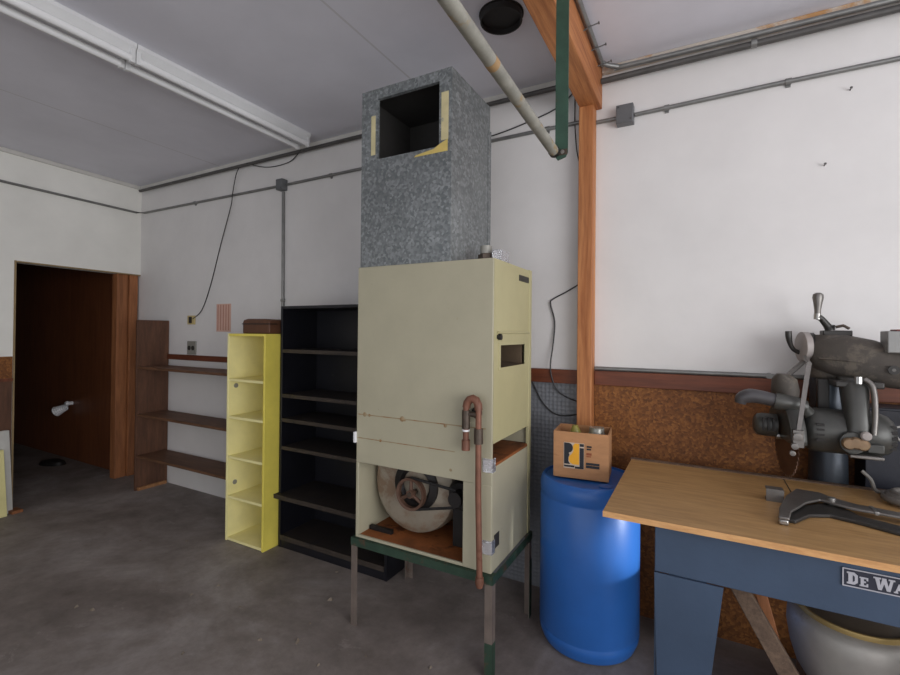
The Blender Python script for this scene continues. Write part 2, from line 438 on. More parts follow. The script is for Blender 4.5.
# trims of the back wall
struct('trim_11', box(B(), -5.1, -.605, WY - .025, WY, H - .04, H), 'trim_white', .004)
struct('trim_12', box(B(), -.488, XR, WY - .035, WY, H - .035, H), 'stain_board', .004)
struct('trim_13', box(B(), -5.1, -1.2, WY - .02, WY, 1.213, 1.263), 'rail', .003)
struct('trim_14', box(B(), -1.2, -.602, WY - .03, WY, 1.213, 1.292), 'rail', .003)
struct('trim_15', box(B(), -.519, XR, WY - .03, WY, 1.216, 1.295), 'rail', .003)
struct('trim_16', box(B(), -.519, XR, WY - .012, WY, 0, 1.216), 'osb')
struct('trim_17', box(B(), -1.2, -.602, WY - .010, WY, 0, 1.213), 'dimple')
# fir post and beam
struct('post', box(B(), -.600, -.521, 2.583, WY, 0, 2.762), 'fir', .004)
bm = box(B(), -.600, -.490, YF, WY - .002, 2.762, H)
struct('beam', bm, 'fir_y', .005)

# ------------------------------------------------------------------ conduits, boxes, wires
def pipe_thing(name, pts, r, mat, label, cat='pipe', straps=(), group=None, fine=0):
    p0 = pts[0]
    rt = root(name, p0, label, cat, group)
    obj('pipe_run', tube(B(), pts, r, 12, smooth_pts=fine), mat, rt)
    for (x, y, z, ax) in straps:
        b = B()
        if ax == 'x': tube(b, [(x - .012, y, z), (x + .012, y, z)], r * 1.35, 12)
        if ax == 'x' and y > WY - .03: box(b, x - .010, x + .010, WY - .004, WY, z - r * 2.2, z - r * .6)
        if ax != 'x': tube(b, [(x, y - .012, z), (x, y + .012, z)], r * 1.35, 12)
        obj('pipe_strap', b, 'conduit', rt)
    return rt
def lw(s, o, z): return tuple(LW @ Vector((s, o, z)))
pipe_thing('conduit', [lw(4.5, .014, 2.70), lw(.06, .014, 2.705), (-5.05, WY - .0112, 2.705), (-3.06, WY - .0112, 2.697)], .011, 'conduit',
           'thin grey conduit bending round the left corner to the small box', straps=[(-4.2, WY - .0112, 2.702, 'x')])
pipe_thing('conduit', [(-2.972, WY - .0112, 2.697), (-.606, WY - .0112, 2.712)], .011, 'conduit',
           'thin grey conduit from small box past the metal duct to the post', straps=[(-2.5, WY - .0112, 2.70, 'x'), (-.8, WY - .0112, 2.711, 'x')])
pipe_thing('conduit', [(-.519, WY - .0112, 2.69), (-.412, WY - .0112, 2.69)], .011, 'conduit',
           'short stub of conduit between wood post and square box')
pipe_thing('conduit', [(-.316, WY - .0112, 2.69), (.3, WY - .0112, 2.70), (XR, WY - .0112, 2.71)], .011, 'conduit',
           'long grey conduit crossing upper right wall from the square box', straps=[(-.16, WY - .0112, 2.693, 'x'), (.36, WY - .0112, 2.70, 'x')])
pipe_thing('conduit', [(-3.016, WY - .012, 2.645), (-3.0, WY - .012, 1.25)], .012, 'conduit',
           'vertical conduit dropping from small box down behind black bookcase', straps=[(-3.005, WY - .012, 1.75, 'z')])
pipe_thing('ceiling_pipe', [(-5.08, WY - .040, 2.928), (-.606, WY - .040, 2.928)], .014, 'conduit_dark',
           'dark pipe under ceiling edge left of the wood post')
pipe_thing('ceiling_pipe', [(-.486, WY - .050, 2.895), (XR, WY - .050, 2.905)], .016, 'conduit_dark',
           'dark lower pipe under ceiling edge right of the wood beam', straps=[(.22, WY - .05, 2.90, 'x')])
pipe_thing('bent_conduit', [(-.474, -1.5, 2.955), (-.474, 1.2, 2.955), (-.472, 2.45, 2.955), (-.464, 2.55, 2.953), (-.40, 2.602, 2.946), (-.33, 2.612, 2.943), (.6, 2.614, 2.936), (XR, 2.614, 2.936)], .013, 'conduit',
           'grey conduit running along wood beam then bending onto right wall', fine=3, straps=[])
pipe_thing('rail_conduit', [(-.518, WY - .0112, 1.307), (.33, WY - .0112, 1.307), (XR, WY - .0112, 1.307)], .011, 'conduit',
           'thin pipe lying along the top of the dark wood rail on right wall', straps=[(.29, WY - .0112, 1.307, 'z')])
def jbox(x, z, w, h, label):
    rt = root('junction_box', (x, WY, z), label, 'electrical box')
    obj('box_body', box(B(), x - w, x + w, WY - .055, WY, z - h, z + h), 'jbox', rt, .003)
    obj('cover', box(B(), x - w * .97, x + w * .97, WY - .060, WY - .055, z - h * .97, z + h * .97), 'jbox', rt, .002)
    for sx, sz in ((-1, 1), (1, -1)):
        obj('screw', cyl(B(), (x + sx * w * .7, WY - .063, z + sz * h * .7), (x + sx * w * .7, WY - .06, z + sz * h * .7), .005, 8), 'conduit_dark', rt)
jbox(-3.016, 2.694, .036, .044, 'small grey box where conduit drops above the black bookcase')
jbox(-.364, 2.690, .044, .05, 'square grey box on right wall beside the wood post')

def wire(label, pts, r=.004, mat='wire', name='wire'):
    return obj(name, tube(B(), pts, r, 8, smooth_pts=5), mat, loc=pts[0], label=label, cat='wire')
Y = WY - .006
wire('dark wire hanging from ceiling corner down to the almond switch',
     [(-3.54, Y - .03, 2.92), (-3.58, Y - .03, 2.86), (-3.632, Y - .024, 2.702), (-3.664, Y - .015, 2.60), (-3.821, Y, 2.271), (-3.957, Y, 1.915), (-4.08, Y, 1.69), (-4.205, Y - .008, 1.605)])
wire('sagging loop of dark wire under ceiling pipe by the light',
     [(-3.42, Y - .05, 2.93), (-3.277, Y, 2.892), (-3.118, Y, 2.872), (-2.943, Y, 2.884), (-2.776, Y - .05, 2.925)])
wire('black wire bowing out of the wood post toward the furnace',
     [(-.603, Y - .01, 1.785), (-.686, Y, 1.74), (-.762, Y, 1.701), (-.774, Y - .004, 1.672), (-.749, Y - .004, 1.567), (-.756, Y - .01, 1.433), (-.765, Y - .03, 1.298),
      (-.735, Y - .02, 1.183), (-.676, Y - .01, 1.135), (-.604, Y - .01, 1.111)])
wire('black wire drooping low across the dimpled grey sheet',
     [(-.90, Y - .01, 1.24), (-.873, Y - .01, 1.198), (-.817, Y - .01, 1.095), (-.751, Y - .01, 1.036), (-.681, Y - .01, 1.026), (-.604, Y - .01, 1.043)])
wire('dark wire sloping up behind the duct toward the beam',
     [(-1.20, Y, 2.742), (-1.132, Y, 2.745), (-.969, Y, 2.771), (-.748, Y, 2.825), (-.62, Y - .03, 2.90)])
wire('thin dark wire running down left side of the wood post',
     [(-.640, Y, 2.90), (-.642, Y, 2.73), (-.630, Y, 2.56), (-.606, Y - .01, 2.40), (-.604, Y - .02, 1.9)], .003)

# nails in the beam and wall
for i, (y, l) in enumerate(((2.19, 'bent nail sticking out of beam side, nearest the camera'), (2.37, 'bent nail in beam side, middle one of the three'), (2.53, 'bent nail in beam side, nearest the wall'))):
    b = B(); tube(b, [(-.495, y, 2.925 + .004 * i), (-.455, y + .01, 2.945), (-.425, y + .02, 2.955)], .003, 8); cyl(b, (-.425, y + .02, 2.955), (-.422, y + .021, 2.956), .007, 8)
    obj('nail', b, 'conduit_dark', loc=(-.49, y, 2.925), label=l, cat='nail', group='nails in the beam')
for x, z, l in ((.588, 2.608, 'small nail in white wall just under the upper right conduit'), (.497, 2.282, 'lone nail low on the bare white wall at right')):
    b = B(); cyl(b, (x, WY + .005, z), (x, WY - .02, z + .003), .0025, 8); cyl(b, (x, WY - .02, z + .003), (x, WY - .0225, z + .003), .0055, 8)
    obj('nail', b, 'conduit_dark', loc=(x, WY, z), label=l, cat='nail')

# switch, outlet, paper
rt = root('light_switch', (-4.239, WY, 1.595), 'almond switch plate on left part of back wall', 'switch')
obj('cover_plate', box(B(), -4.295, -4.183, WY - .012, WY, 1.553, 1.637), 'almond', rt, .003)
obj('switch_toggle', box(B(), -4.262, -4.222, WY - .02, WY - .012, 1.565, 1.625), 'dark_hole', rt, .002)
rt = root('wall_outlet', (-4.226, WY, 1.33), 'grey outlet plate just above the dark wood rail', 'outlet')
obj('cover_plate', box(B(), -4.29, -4.162, WY - .014, WY, 1.268, 1.395), 'grey_plate', rt, .003)
for dx in (-.028, .028): obj('socket', cyl(B(), (-4.226 + dx, WY - .018, 1.33), (-4.226 + dx, WY - .012, 1.33), .022, 16), 'dark_hole', rt)
rt = root('wall_paper_sheet', (-3.77, WY, 1.61), 'faded pink printed sheet pinned on white wall above yellow shelf', 'paper')
obj('sheet', box(B(), -3.87, -3.672, WY - .004, WY, 1.488, 1.738), 'paper', rt)
b = B()
for i in range(5): box(b, -3.85 + i * .037, -3.842 + i * .037, WY - .0055, WY - .004, 1.5, 1.73)
obj('printed_lines', b, 'paper_line', rt)
# odd screws on the rail by the yellow shelf
for i in range(4):
    x = -3.56 + i * .06
    b = B(); cyl(b, (x, WY - .012, 1.263), (x, WY - .012, 1.281), .006, 8); cyl(b, (x, WY - .012, 1.281), (x, WY - .012, 1.286), .011, 8)
    obj('screw', b, 'conduit', loc=(x, WY - .012, 1.263), label='small pale screw standing on dark rail behind brown shelf', cat='screw', group='screws on the rail')

# ------------------------------------------------------------------ ceiling lights
def light(y0, y1, label):
    xc = -2.652
    rt = root('strip_light', (xc, (y0 + y1) / 2, H), label, 'ceiling light', 'fluorescent strip lights')
    b = B(); prism(b, [(-.075, 0), (-.075, -.02), (-.045, -.055), (.045, -.055), (.075, -.02), (.075, 0)], (xc, y0, H), (1, 0, 0), (0, 0, 1), (0, y1 - y0, 0))
    obj('housing', b, 'fixture', rt)
    for s in (-1, 1):
        obj('lamp_tube', cyl(B(), (xc + s * .052, y0 + .02, H - .078), (xc + s * .052, y1 - .02, H - .078), .019, 16), 'tube', rt)
        for y in (y0, y1):
            yy = y + .012 * (1 if y == y0 else -1)
            obj('lamp_holder', box(B(), xc + s * .052 - .013, xc + s * .052 + .013, yy - .012, yy + .012, H - .10, H - .03), 'fixture', rt, .003)
light(1.315, 2.525, 'unlit white fluorescent strip on ceiling ending at the back wall')
light(.100, 1.311, 'unlit white fluorescent strip on ceiling cut by upper left frame edge')

# ------------------------------------------------------------------ flue stub, overhead pipe, strap
rt = root('flue_stub', (-.822, 1.985, H), 'black round flue stub in the ceiling beside the wood beam', 'flue')
obj('stub_pipe', lathe(B(), [(.098, 0), (.098, -.034), (.090, -.034), (.090, 0)], (-.822, 1.985, H), closed_ends=False), 'soot', rt)
obj('stub_end', cyl(B(), (-.822, 1.985, H - .010), (-.822, 1.985, H - .002), .091, 32), 'soot', rt)
obj('collar', lathe(B(), [(.098, 0), (.104, 0), (.104, -.005), (.098, -.005)], (-.822, 1.985, H), closed_ends=False), 'soot', rt)

rt = root('overhead_pipe', (-.452, 1.6, 2.14), 'pale flaking pipe running overhead toward the camera', 'pipe')
obj('pipe_run', cyl(B(), (-.456, -1.2, 2.277), (-.456, 1.600, 2.141), .0178, 20), 'pipe_pale', rt)
obj('rust_band', cyl(B(), (-.456, 1.03, 2.1687), (-.456, 1.055, 2.1675), .0182, 20), 'rust_band', rt)
obj('end_clip', cyl(B(), (-.456, 1.588, 2.1416), (-.456, 1.604, 2.141), .0198, 16), 'black_metal', rt)
rt = root('hanger_strap', (-.44, 1.605, 2.8), 'flat green steel strap hanging from the beam to hold the pipe', 'strap')
b = B(); prism(b, [(-.455, 2.96), (-.410, 2.96), (-.410, 2.135), (-.418, 2.120), (-.446, 2.112), (-.455, 2.125)], (0, 1.606, 0), (1, 0, 0), (0, 0, 1), (0, .005, 0))
box(b, -.490, -.455, 1.606, 1.611, 2.80, 2.96); box(b, -.490, -.485, 1.611, 1.64, 2.80, 2.96)

bb = obj('strap_bar', b, 'strap_green', rt, smooth=0)
obj('strap_bolt', lathe(B(), [(0, 0), (.007, 0), (.007, .006), (0, .007)], (-.428, 1.606, 2.138), (0, -1, 0), 10), 'bright_steel', rt)
obj('rusty_tip', box(B(), -.454, -.411, 1.6045, 1.6060, 2.128, 2.148), 'rust_dark', rt)

# ------------------------------------------------------------------ furnace
X0, X1, Y0, Y1, Z0, Z1 = -1.552, -.796, 1.86, 2.365, .447, 1.83
fr = root('furnace', ((X0 + X1) / 2, (Y0 + Y1) / 2, 0), 'cream sheet metal furnace on legs with open blower bay', 'furnace')
t = .012
b = box(B(), X0, X1, Y0, Y0 + t, .83, Z1)
obj('front_panel', b, 'cream', fr, .003)
b = B(); box(b, X0, X0 + t, Y0 + t, Y1, Z0, Z1); box(b, X0, X0 + .016, Y0, Y0 + t, Z0, .83)
obj('left_panel', b, 'cream', fr, .002)
b = B(); box(b, X0 + t, X1 - t, Y1 - t, Y1, Z0, Z1); obj('rear_panel', b, 'cream', fr)
b = box(B(), X0 + t, X1 - t, Y0 + t, Y1 - t, Z1 - t, Z1); obj('top_panel', b, 'cream', fr)
b = box(B(), -.936, X1, Y0, Y0 + t, Z0, .83); obj('corner_strip', b, 'cream', fr, .002)
box_f = B(); box(box_f, X0 + .016, -.936, Y0, Y0 + .012, Z0, Z0 + .014); obj('sill_strip', box_f, 'cream', fr, .002)
obj('bay_floor', box(B(), X0 + t, X1 - t, Y0 + t, Y1 - t, Z0, Z0 + .008), 'rusty_floor', fr)
obj('inner_shelf', box(B(), X0 + t, X1 - .002, Y0 + t, Y1 - t, .905, .918), 'rusty_floor', fr)
# seam and rust lines across the front
b = B(); box(b, X0 + .01, X1 - .03, Y0 - .002, Y0, 1.075, 1.079); box(b, X0 + .005, -.98, Y0 - .002, Y0, .955, .958)
for xx, zz, rr in ((-1.50, 1.078, .012), (-1.47, 1.076, .008), (-1.27, 1.077, .014), (-1.255, 1.074, .007), (-1.40, .957, .008), (-1.03, 1.07, .009), (-1.0, .87, .007)):
    lathe(b, [(0, .0), (rr, 0), (rr * .8, .0015), (0, .002)], (xx, Y0, zz), (0, -1, 0), 10)
obj('crease_lines', b, 'rust_line', fr, label='rust stained crease lines')
# right side: upper panel with a slot, lower panel, rear flange
ys0, ys1, zs0, zs1 = 1.945, 2.272, 1.342, 1.444
b = B()
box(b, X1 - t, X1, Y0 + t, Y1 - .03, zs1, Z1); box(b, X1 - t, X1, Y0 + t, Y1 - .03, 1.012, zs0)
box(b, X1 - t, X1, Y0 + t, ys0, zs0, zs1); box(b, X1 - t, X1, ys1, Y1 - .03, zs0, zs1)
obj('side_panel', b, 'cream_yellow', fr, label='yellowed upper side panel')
obj('lower_side_panel', box(B(), X1 - t, X1, Y0 + t, Y1 - .03, Z0, .905), 'cream', fr, .002)
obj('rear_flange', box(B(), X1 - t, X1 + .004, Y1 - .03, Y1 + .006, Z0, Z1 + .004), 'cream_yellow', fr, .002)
b = B()
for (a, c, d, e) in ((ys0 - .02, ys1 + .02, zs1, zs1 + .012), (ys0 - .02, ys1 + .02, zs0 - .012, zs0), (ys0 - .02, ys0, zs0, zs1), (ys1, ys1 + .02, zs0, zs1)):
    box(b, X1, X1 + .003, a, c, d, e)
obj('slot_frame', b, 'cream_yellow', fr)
b = B()   # recess walls of the slot, with a sloped front side
o = X1 - .002; dpt = .17
P = [(o, ys0, zs0), (o, ys1, zs0), (o, ys1, zs1), (o, ys0, zs1), (o - dpt, ys0 + .05, zs0 + .015), (o - dpt, ys1, zs0 + .015), (o - dpt, ys1, zs1), (o - dpt, ys0 + .05, zs1)]
v = [b.verts.new(p) for p in P]
for f in ((0, 1, 5, 4), (1, 2, 6, 5), (2, 3, 7, 6), (3, 0, 4, 7), (4, 5, 6, 7)): b.faces.new([v[i] for i in f])
obj('slot_recess', b, 'slot_in', fr, smooth=0)
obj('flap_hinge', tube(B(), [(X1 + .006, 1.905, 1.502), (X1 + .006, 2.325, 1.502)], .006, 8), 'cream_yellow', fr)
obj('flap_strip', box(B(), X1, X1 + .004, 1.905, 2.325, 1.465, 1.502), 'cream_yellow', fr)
obj('damper_knob', cyl(B(), (X1, 1.915, 1.482), (X1 + .018, 1.915, 1.482), .014, 12), 'black_metal', fr)
obj('nameplate', box(B(), X1, X1 + .003, 2.182, 2.325, 1.762, 1.792), 'nameplate', fr)
# tape clips at the corner
for zc in (.918, .560):
    b = box(B(), X1 - .042, X1 + .004, Y0 - .004, Y0 + .0, zc - .03, zc + .03); box(b, X1, X1 + .004, Y0, Y0 + .035, zc - .03, zc + .03)
    obj('foil_clip', b, 'foil', fr)
obj('clip_backing', box(B(), X1 + .0005, X1 + .003, Y0 + .03, Y0 + .085, .545, .605), 'dark_hole', fr)
obj('latch', box(B(), X0 - .012, X0 + .002, Y0 - .012, Y0 + .02, .93, .985), 'white_plastic', fr, .002)
# vent caps on the top
b = B(); cyl(b, (-.895, 2.0, Z1), (-.895, 2.0, Z1 + .045), .028, 10); cyl(b, (-.895, 2.0, Z1 + .014), (-.895, 2.0, Z1 + .040), .038, 6)
ck = obj('pipe_union', b, 'rust_dark', fr)
obj('union_cap', cyl(B(), (-.895, 2.0, Z1 + .045), (-.895, 2.0, Z1 + .082), .028, 10), 'grey_plate', ck)
obj('junction_cover', box(B(), -.850, -.800, 1.96, 2.06, Z1, Z1 + .055), 'foil', fr, .004)
# stand
def angle_leg(x, y, sx, sy, z0, z1):
    b = B(); w, th = .036, .005
    box(b, min(x, x + sx * w), max(x, x + sx * w), min(y, y + sy * th), max(y, y + sy * th), z0, z1)
    box(b, min(x, x + sx * th), max(x, x + sx * th), min(y + sy * th, y + sy * w), max(y + sy * th, y + sy * w), z0, z1)
    return b
xl, xr, yf, yb = X0 - .016, X1 + .012, Y0 - .012, Y1 + .012
for (x, y, sx, sy) in ((xl, yf, 1, 1), (xr, yf, -1, 1), (xl, yb, 1, -1), (xr, yb, -1, -1)):
    lg = obj('leg', angle_leg(x, y, sx, sy, .0, Z0 - .002), 'leg_grey', fr)
    if (x, y) != (xl, yf):
        obj('green_foot', angle_leg(x + sx * -.0015, y + sy * -.0015, sx, sy, 0, .15 if (x, y) == (xr, yf) else .3), 'green_angle', lg)
b = B(); w, th = .034, .005
box(b, xl + .001, xr - .001, yf - .004, yf + .001, Z0 - .04, Z0 - .002); box(b, xl, xr, yf + .001, yf + .034, Z0 - .007, Z0 - .001)
box(b, xl + .001, xr - .001, yb, yb + .004, Z0 - .04, Z0 - .002); box(b, xl, xr, yb - .034, yb, Z0 - .007, Z0 - .001)
box(b, xr - .001, xr + .004, yf, yb, Z0 - .04, Z0 - .002); box(b, xl - .004, xl + .001, yf, yb, Z0 - .04, Z0 - .002)
obj('stand_rail', b, 'green_angle', fr)
# blower
bl = obj('blower', lathe(B(), [(.05, -.11), (.19, -.11), (.232, -.08), (.242, -.04), (.242, .16), (.20, .2), (.05, .2)], (-1.285, 2.07, .712), (0, 1, 0), 48), 'scroll', fr)
ORI[bl] = ORI[fr]
b = box(B(), -1.5, -1.33, 1.97, 2.26, .72, .9); obj('blower_outlet', b, 'scroll', bl, .01)
b = B(); lathe(b, [(.125, 0), (.125, -.012), (.09, -.02), (.075, -.004)], (-1.245, 1.958, .735), (0, 1, 0), 32, closed_ends=False)
cyl(b, (-1.245, 1.965, .735), (-1.245, 1.97, .735), .12, 32)
obj('inlet_ring', b, 'black_metal', bl)
obj('shaft', cyl(B(), (-1.25, 1.98, .702), (-1.25, 1.895, .702), .012, 12), 'rust_dark', bl)
b = B()
lathe(b, [(.067, -.012), (.080, -.014), (.076, 0), (.080, .014), (.067, .012)], (-1.250, 1.915, .702), (0, 1, 0), 40, closed_ends=False)
lathe(b, [(.067, -.012), (.067, .012)], (-1.250, 1.915, .702), (0, 1, 0), 40, closed_ends=False)
cyl(b, (-1.250, 1.90, .702), (-1.250, 1.93, .702), .02, 16)
for k in range(3):
    a = PI / 2 + k * 2 * PI / 3
    tube(b, [(-1.250, 1.915, .702), (-1.250 + .07 * math.cos(a), 1.915, .702 + .07 * math.sin(a))], .009, 8)
obj('pulley', b, 'pulley', bl)
b = B()
for dz in (.079, -.079): tube(b, [(-1.250, 1.915, .702 + dz), (-1.0, 1.915, .72 + dz * .5)], .007, 6)
obj('drive_belt', b, 'belt', bl)
b = B(); lathe(b, [(.0, -.10), (.06, -.10), (.075, -.08), (.075, .08), (.06, .1), (0, .1)], (-1.0, 2.06, .72), (0, 1, 0), 24)
cyl(b, (-1.0, 1.97, .72), (-1.0, 1.9, .72), .035, 20)
box(b, -1.06, -.94, 2.0, 2.14, Z0 + .01, .66)
obj('blower_motor', b, 'black_metal', fr)
# bracket in the bay
obj('bay_bracket', box(B(), X0 + .02, X0 + .16, 1.95, 1.97, Z0 + .008, Z0 + .03), 'black_metal', fr)
# gas line with drip leg
yp = 1.812
b = B()
tube(b, [(-.900, yp, 1.01), (-.900, yp, 1.165), (-.896, yp, 1.19), (-.884, yp, 1.207), (-.868, yp, 1.212), (-.852, yp, 1.205), (-.842, yp, 1.188), (-.840, yp, 1.16), (-.838, yp, .80), (-.828, yp, .43)], .0135, 14)
gp = obj('gas_pipe', b, 'rust_pipe', fr)
b = B(); cyl(b, (-.900, yp, 1.08), (-.900, yp, 1.16), .0185, 12); obj('pipe_tee', b, 'rust_dark', gp)
obj('drip_cap', cyl(B(), (-.900, yp, .985), (-.900, yp, 1.03), .0185, 12), 'rust_pipe', gp)
obj('pipe_coupling', cyl(B(), (-.8385, yp, 1.02), (-.8395, yp, 1.085), .02, 10), 'rust_dark', gp)
obj('pipe_elbow', tube(B(), [(-.899, yp, 1.172), (-.895, yp, 1.192), (-.884, yp, 1.207), (-.868, yp, 1.213), (-.852, yp, 1.207), (-.842, yp, 1.188), (-.84, yp, 1.165)], .018, 14), 'rust_pipe', gp)
obj('pipe_end_cap', tube(B(), [(-.8285, yp, .45), (-.828, yp, .425), (-.8275, yp, .405)], [.017, .02, .014], 12), 'rust_pipe', gp)
obj('tape_ring', cyl(B(), (-.900, yp, 1.068), (-.900, yp, 1.076), .0165, 12), 'white_plastic', gp)
obj('pipe_nipple', cyl(B(), (-.87, yp, 1.145), (-.87, Y0 + .01, 1.145), .012, 12), 'black_metal', gp)
obj('grommet', cyl(B(), (-.87, Y0 - .004, 1.145), (-.87, Y0, 1.145), .026, 20), 'dark_hole', fr)
b = cyl(B(), (-.890, yp, 1.145), (-.845, yp, 1.145), .011, 10); obj('cross_nipple', b, 'rust_dark', gp)

# ------------------------------------------------------------------ duct on the furnace
dx0, dx1, dy0, dy1, dz0, dz1 = -1.545, -1.016, 1.868, 2.31, Z1, 2.735
du = root('supply_duct', ((dx0 + dx1) / 2, (dy0 + dy1) / 2, dz0), 'tall galvanized plenum duct with square opening standing on furnace', 'duct')
hx0, hx1, hz0, hz1 = -1.447, -1.083, 2.375, 2.682
t = .008
b = B()
box(b, dx0, hx0, dy0, dy0 + t, hz0, dz1); box(b, hx1, dx1, dy0, dy0 + t, hz0, dz1); box(b, hx0, hx1, dy0, dy0 + t, hz1, dz1)
# cross-broken lower front sheet
def xbreak(b, p0, p1, p2, p3, out):
    vs = [b.verts.new(p) for p in (p0, p1, p2, p3)]
    c = b.verts.new(sum((Vector(p) for p in (p0, p1, p2, p3)), Vector()) / 4 + Vector(out))
    for i in range(4): b.faces.new((vs[i], vs[(i + 1) % 4], c))
box(b, dx0, dx1, dy0 + .001, dy0 + t, dz0, hz0)
xbreak(b, (dx0, dy0, dz0), (dx1, dy0, dz0), (dx1, dy0, hz0), (dx0, dy0, hz0), (0, -.012, 0))
obj('front_sheet', b, 'galv', du, smooth=0)
b = B(); box(b, dx1 - t, dx1 - .001, dy0 + t, dy1, dz0, dz1)
xbreak(b, (dx1, dy0, dz0), (dx1, dy1, dz0), (dx1, dy1, dz1), (dx1, dy0, dz1), (.010, 0, 0))
obj('side_sheet', b, 'galv', du, smooth=0)
b = B(); box(b, dx0, dx0 + t, dy0 + t, dy1, dz0, dz1); obj('left_sheet', b, 'galv', du, smooth=0)
b = B(); box(b, dx0 + t, dx1 - t, dy1 - t, dy1, dz0, dz1); obj('rear_sheet', b, 'galv', du, smooth=0)
b = B(); box(b, dx0 + t, dx1 - t, dy0 + t, dy1 - t, dz1 - t, dz1); obj('top_sheet', b, 'galv', du, smooth=0)
b = B()
for (a, c, d, e) in ((hx0 - .004, hx0, hz0, hz1), (hx1, hx1 + .004, hz0, hz1), (hx0, hx1, hz0 - .004, hz0), (hx0, hx1, hz1, hz1 + .004)):
    box(b, a, c, dy0 + t, dy0 + .02, d, e)
obj('opening_flange', b, 'galv', du, smooth=0)
b = B(); e_ = t + .002  # dark inner sheets added to paint the shade inside the duct
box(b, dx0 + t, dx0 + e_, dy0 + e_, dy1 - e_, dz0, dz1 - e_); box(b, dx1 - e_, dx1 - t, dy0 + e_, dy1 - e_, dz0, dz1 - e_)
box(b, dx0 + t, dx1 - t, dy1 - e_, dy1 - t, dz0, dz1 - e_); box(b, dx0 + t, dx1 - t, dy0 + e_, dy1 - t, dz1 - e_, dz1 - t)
obj('shade_lining', b, 'duct_shade', du, smooth=0, label='inside of the duct with its shade painted dark')
b = B()   # seam strip at the rear right corner
box(b, dx1, dx1 + .004, dy1 - .03, dy1 + .008, dz0, 2.60); obj('corner_seam', b, 'galv', du)
for a, c, d, e in ((hx0 - .036, hx0 - .010, 2.40, 2.60), (hx1 + .012, hx1 + .05, 2.40, 2.625)):
    obj('tape_residue', box(B(), a, c, dy0 - .0015, dy0, d, e), 'tape_residue', du, label='tan strip of old tape residue')
b = B(); prism(b, [(-1.22, 2.345), (-1.035, 2.345), (-1.035, 2.40), (-1.075, 2.385), (-1.11, 2.366), (-1.21, 2.353)], (0, dy0 - .0035, 0), (1, 0, 0), (0, 0, 1), (0, .0015, 0))
obj('tape_scrap', b, 'tape_gold', du, label='yellow torn tape scrap')

# ------------------------------------------------------------------ brown shelf
bs = root('brown_shelf_unit', (-3.7, 2.52, 0), 'dark brown open shelf unit beside the doorway', 'shelf')
obj('side_panel', box(B(), -4.622, -4.6, 2.375, 2.668, 0, 1.59), 'brown_shelf', bs, .002)
obj('side_panel', box(B(), -3.03, -3.01, 2.375, 2.64, 0, 1.19), 'brown_shelf', bs, .002)
for z in (1.155, .715, .33):
    s = obj('shelf_board', box(B(), -4.6, -3.03, 2.383, 2.648, z - .022, z), 'brown_board', bs, .002)
obj('foot_cleat', box(B(), -4.6, -4.575, 2.39, 2.65, 0, .03), 'edge_wood', bs, .002)

# ------------------------------------------------------------------ yellow shelf
yx0, yx1, yy0, yy1, yz1 = -2.985, -2.588, 2.146, 2.52, 1.478
ye = root('yellow_shelf_unit', ((yx0 + yx1) / 2, 2.26, 0), 'narrow tall yellow painted shelf unit with five open bays', 'shelf')
obj('left_panel', box(B(), yx0, yx0 + .018, yy0, yy1, 0, yz1), 'yellow_in', ye, .002)
obj('right_panel', box(B(), yx1 - .018, yx1, yy0, yy1, 0, yz1), 'yellow', ye, .002)
obj('back_panel', box(B(), yx0 + .018, yx1 - .018, yy1 - .01, yy1, 0, yz1 - .018), 'yellow_in', ye)
obj('top_board', box(B(), yx0 + .018, yx1 - .018, yy0, yy1, yz1 - .018, yz1), 'yellow', ye, .002)
for z in (1.155, .888, .603, .32, .022):
    obj('shelf_board', box(B(), yx0 + .018, yx1 - .018, yy0 + .003, yy1 - .01, z - .018, z), 'yellow_in', ye, .002)
for z in (1.10, .40): obj('hinge_plug', cyl(B(), (yx0 + .018, yy0 + .06, z), (yx0 + .022, yy0 + .06, z), .017, 14), 'grey_plate', ye)
# brown case on top
cs = root('brown_case', (-2.745, 2.27, yz1), 'brown domed case lying on top of the yellow shelf', 'case')
b = B()
prism(b, [(-.138, 0), (.138, 0), (.138, .085), (.128, .098), (.09, .104), (-.09, .106), (-.128, .098), (-.140, .082)], (-2.742, 2.19, yz1), (1, 0, 0), (0, 0, 1), (0, .17, 0))
obj('case_body', b, 'brown_box', cs, .008)
b = box(B(), -2.884, -2.600, 2.186, 2.254, yz1 + .066, yz1 + .072); obj('lid_seam', b, 'black_metal', cs)

# ------------------------------------------------------------------ black bookcase
kx0, kx1, ky0, ky1, kz = -2.575, -1.645, 2.262, 2.60, 1.672
bk = root('black_bookcase', ((kx0 + kx1) / 2, 2.45, 0), 'wide blue-black bookcase standing partly behind the furnace', 'bookcase')
obj('left_panel', box(B(), kx0, kx0 + .02, ky0, ky1, 0, kz), 'black_shelf', bk, .002)
obj('right_panel', box(B(), kx1 - .02, kx1, ky0, ky1, 0, kz), 'black_shelf', bk, .002)
obj('back_panel', box(B(), kx0 + .02, kx1 - .02, ky1 - .012, ky1, .0, kz - .02), 'black_shelf', bk)
obj('top_board', box(B(), kx0 + .02, kx1 - .02, ky0, ky1, kz - .02, kz), 'black_shelf', bk, .002)
for z in (1.372, 1.062, .893, .70):
    s = obj('shelf_board', box(B(), kx0 + .02, kx1 - .02, ky0 + .006, ky1 - .012, z - .022, z), 'black_board', bk, .002)
    obj('worn_edge', box(B(), kx0 + .02, kx1 - .02, ky0 + .002, ky0 + .006, z - .024, z), 'black_edge', s)
s = obj('lower_counter', box(B(), kx0 - .012, kx1, ky0 - .03, ky1 - .012, .345, .372), 'black_board', bk, .002)
obj('worn_edge', box(B(), kx0 - .012, kx1, ky0 - .034, ky0 - .03, .343, .372), 'black_edge', s)
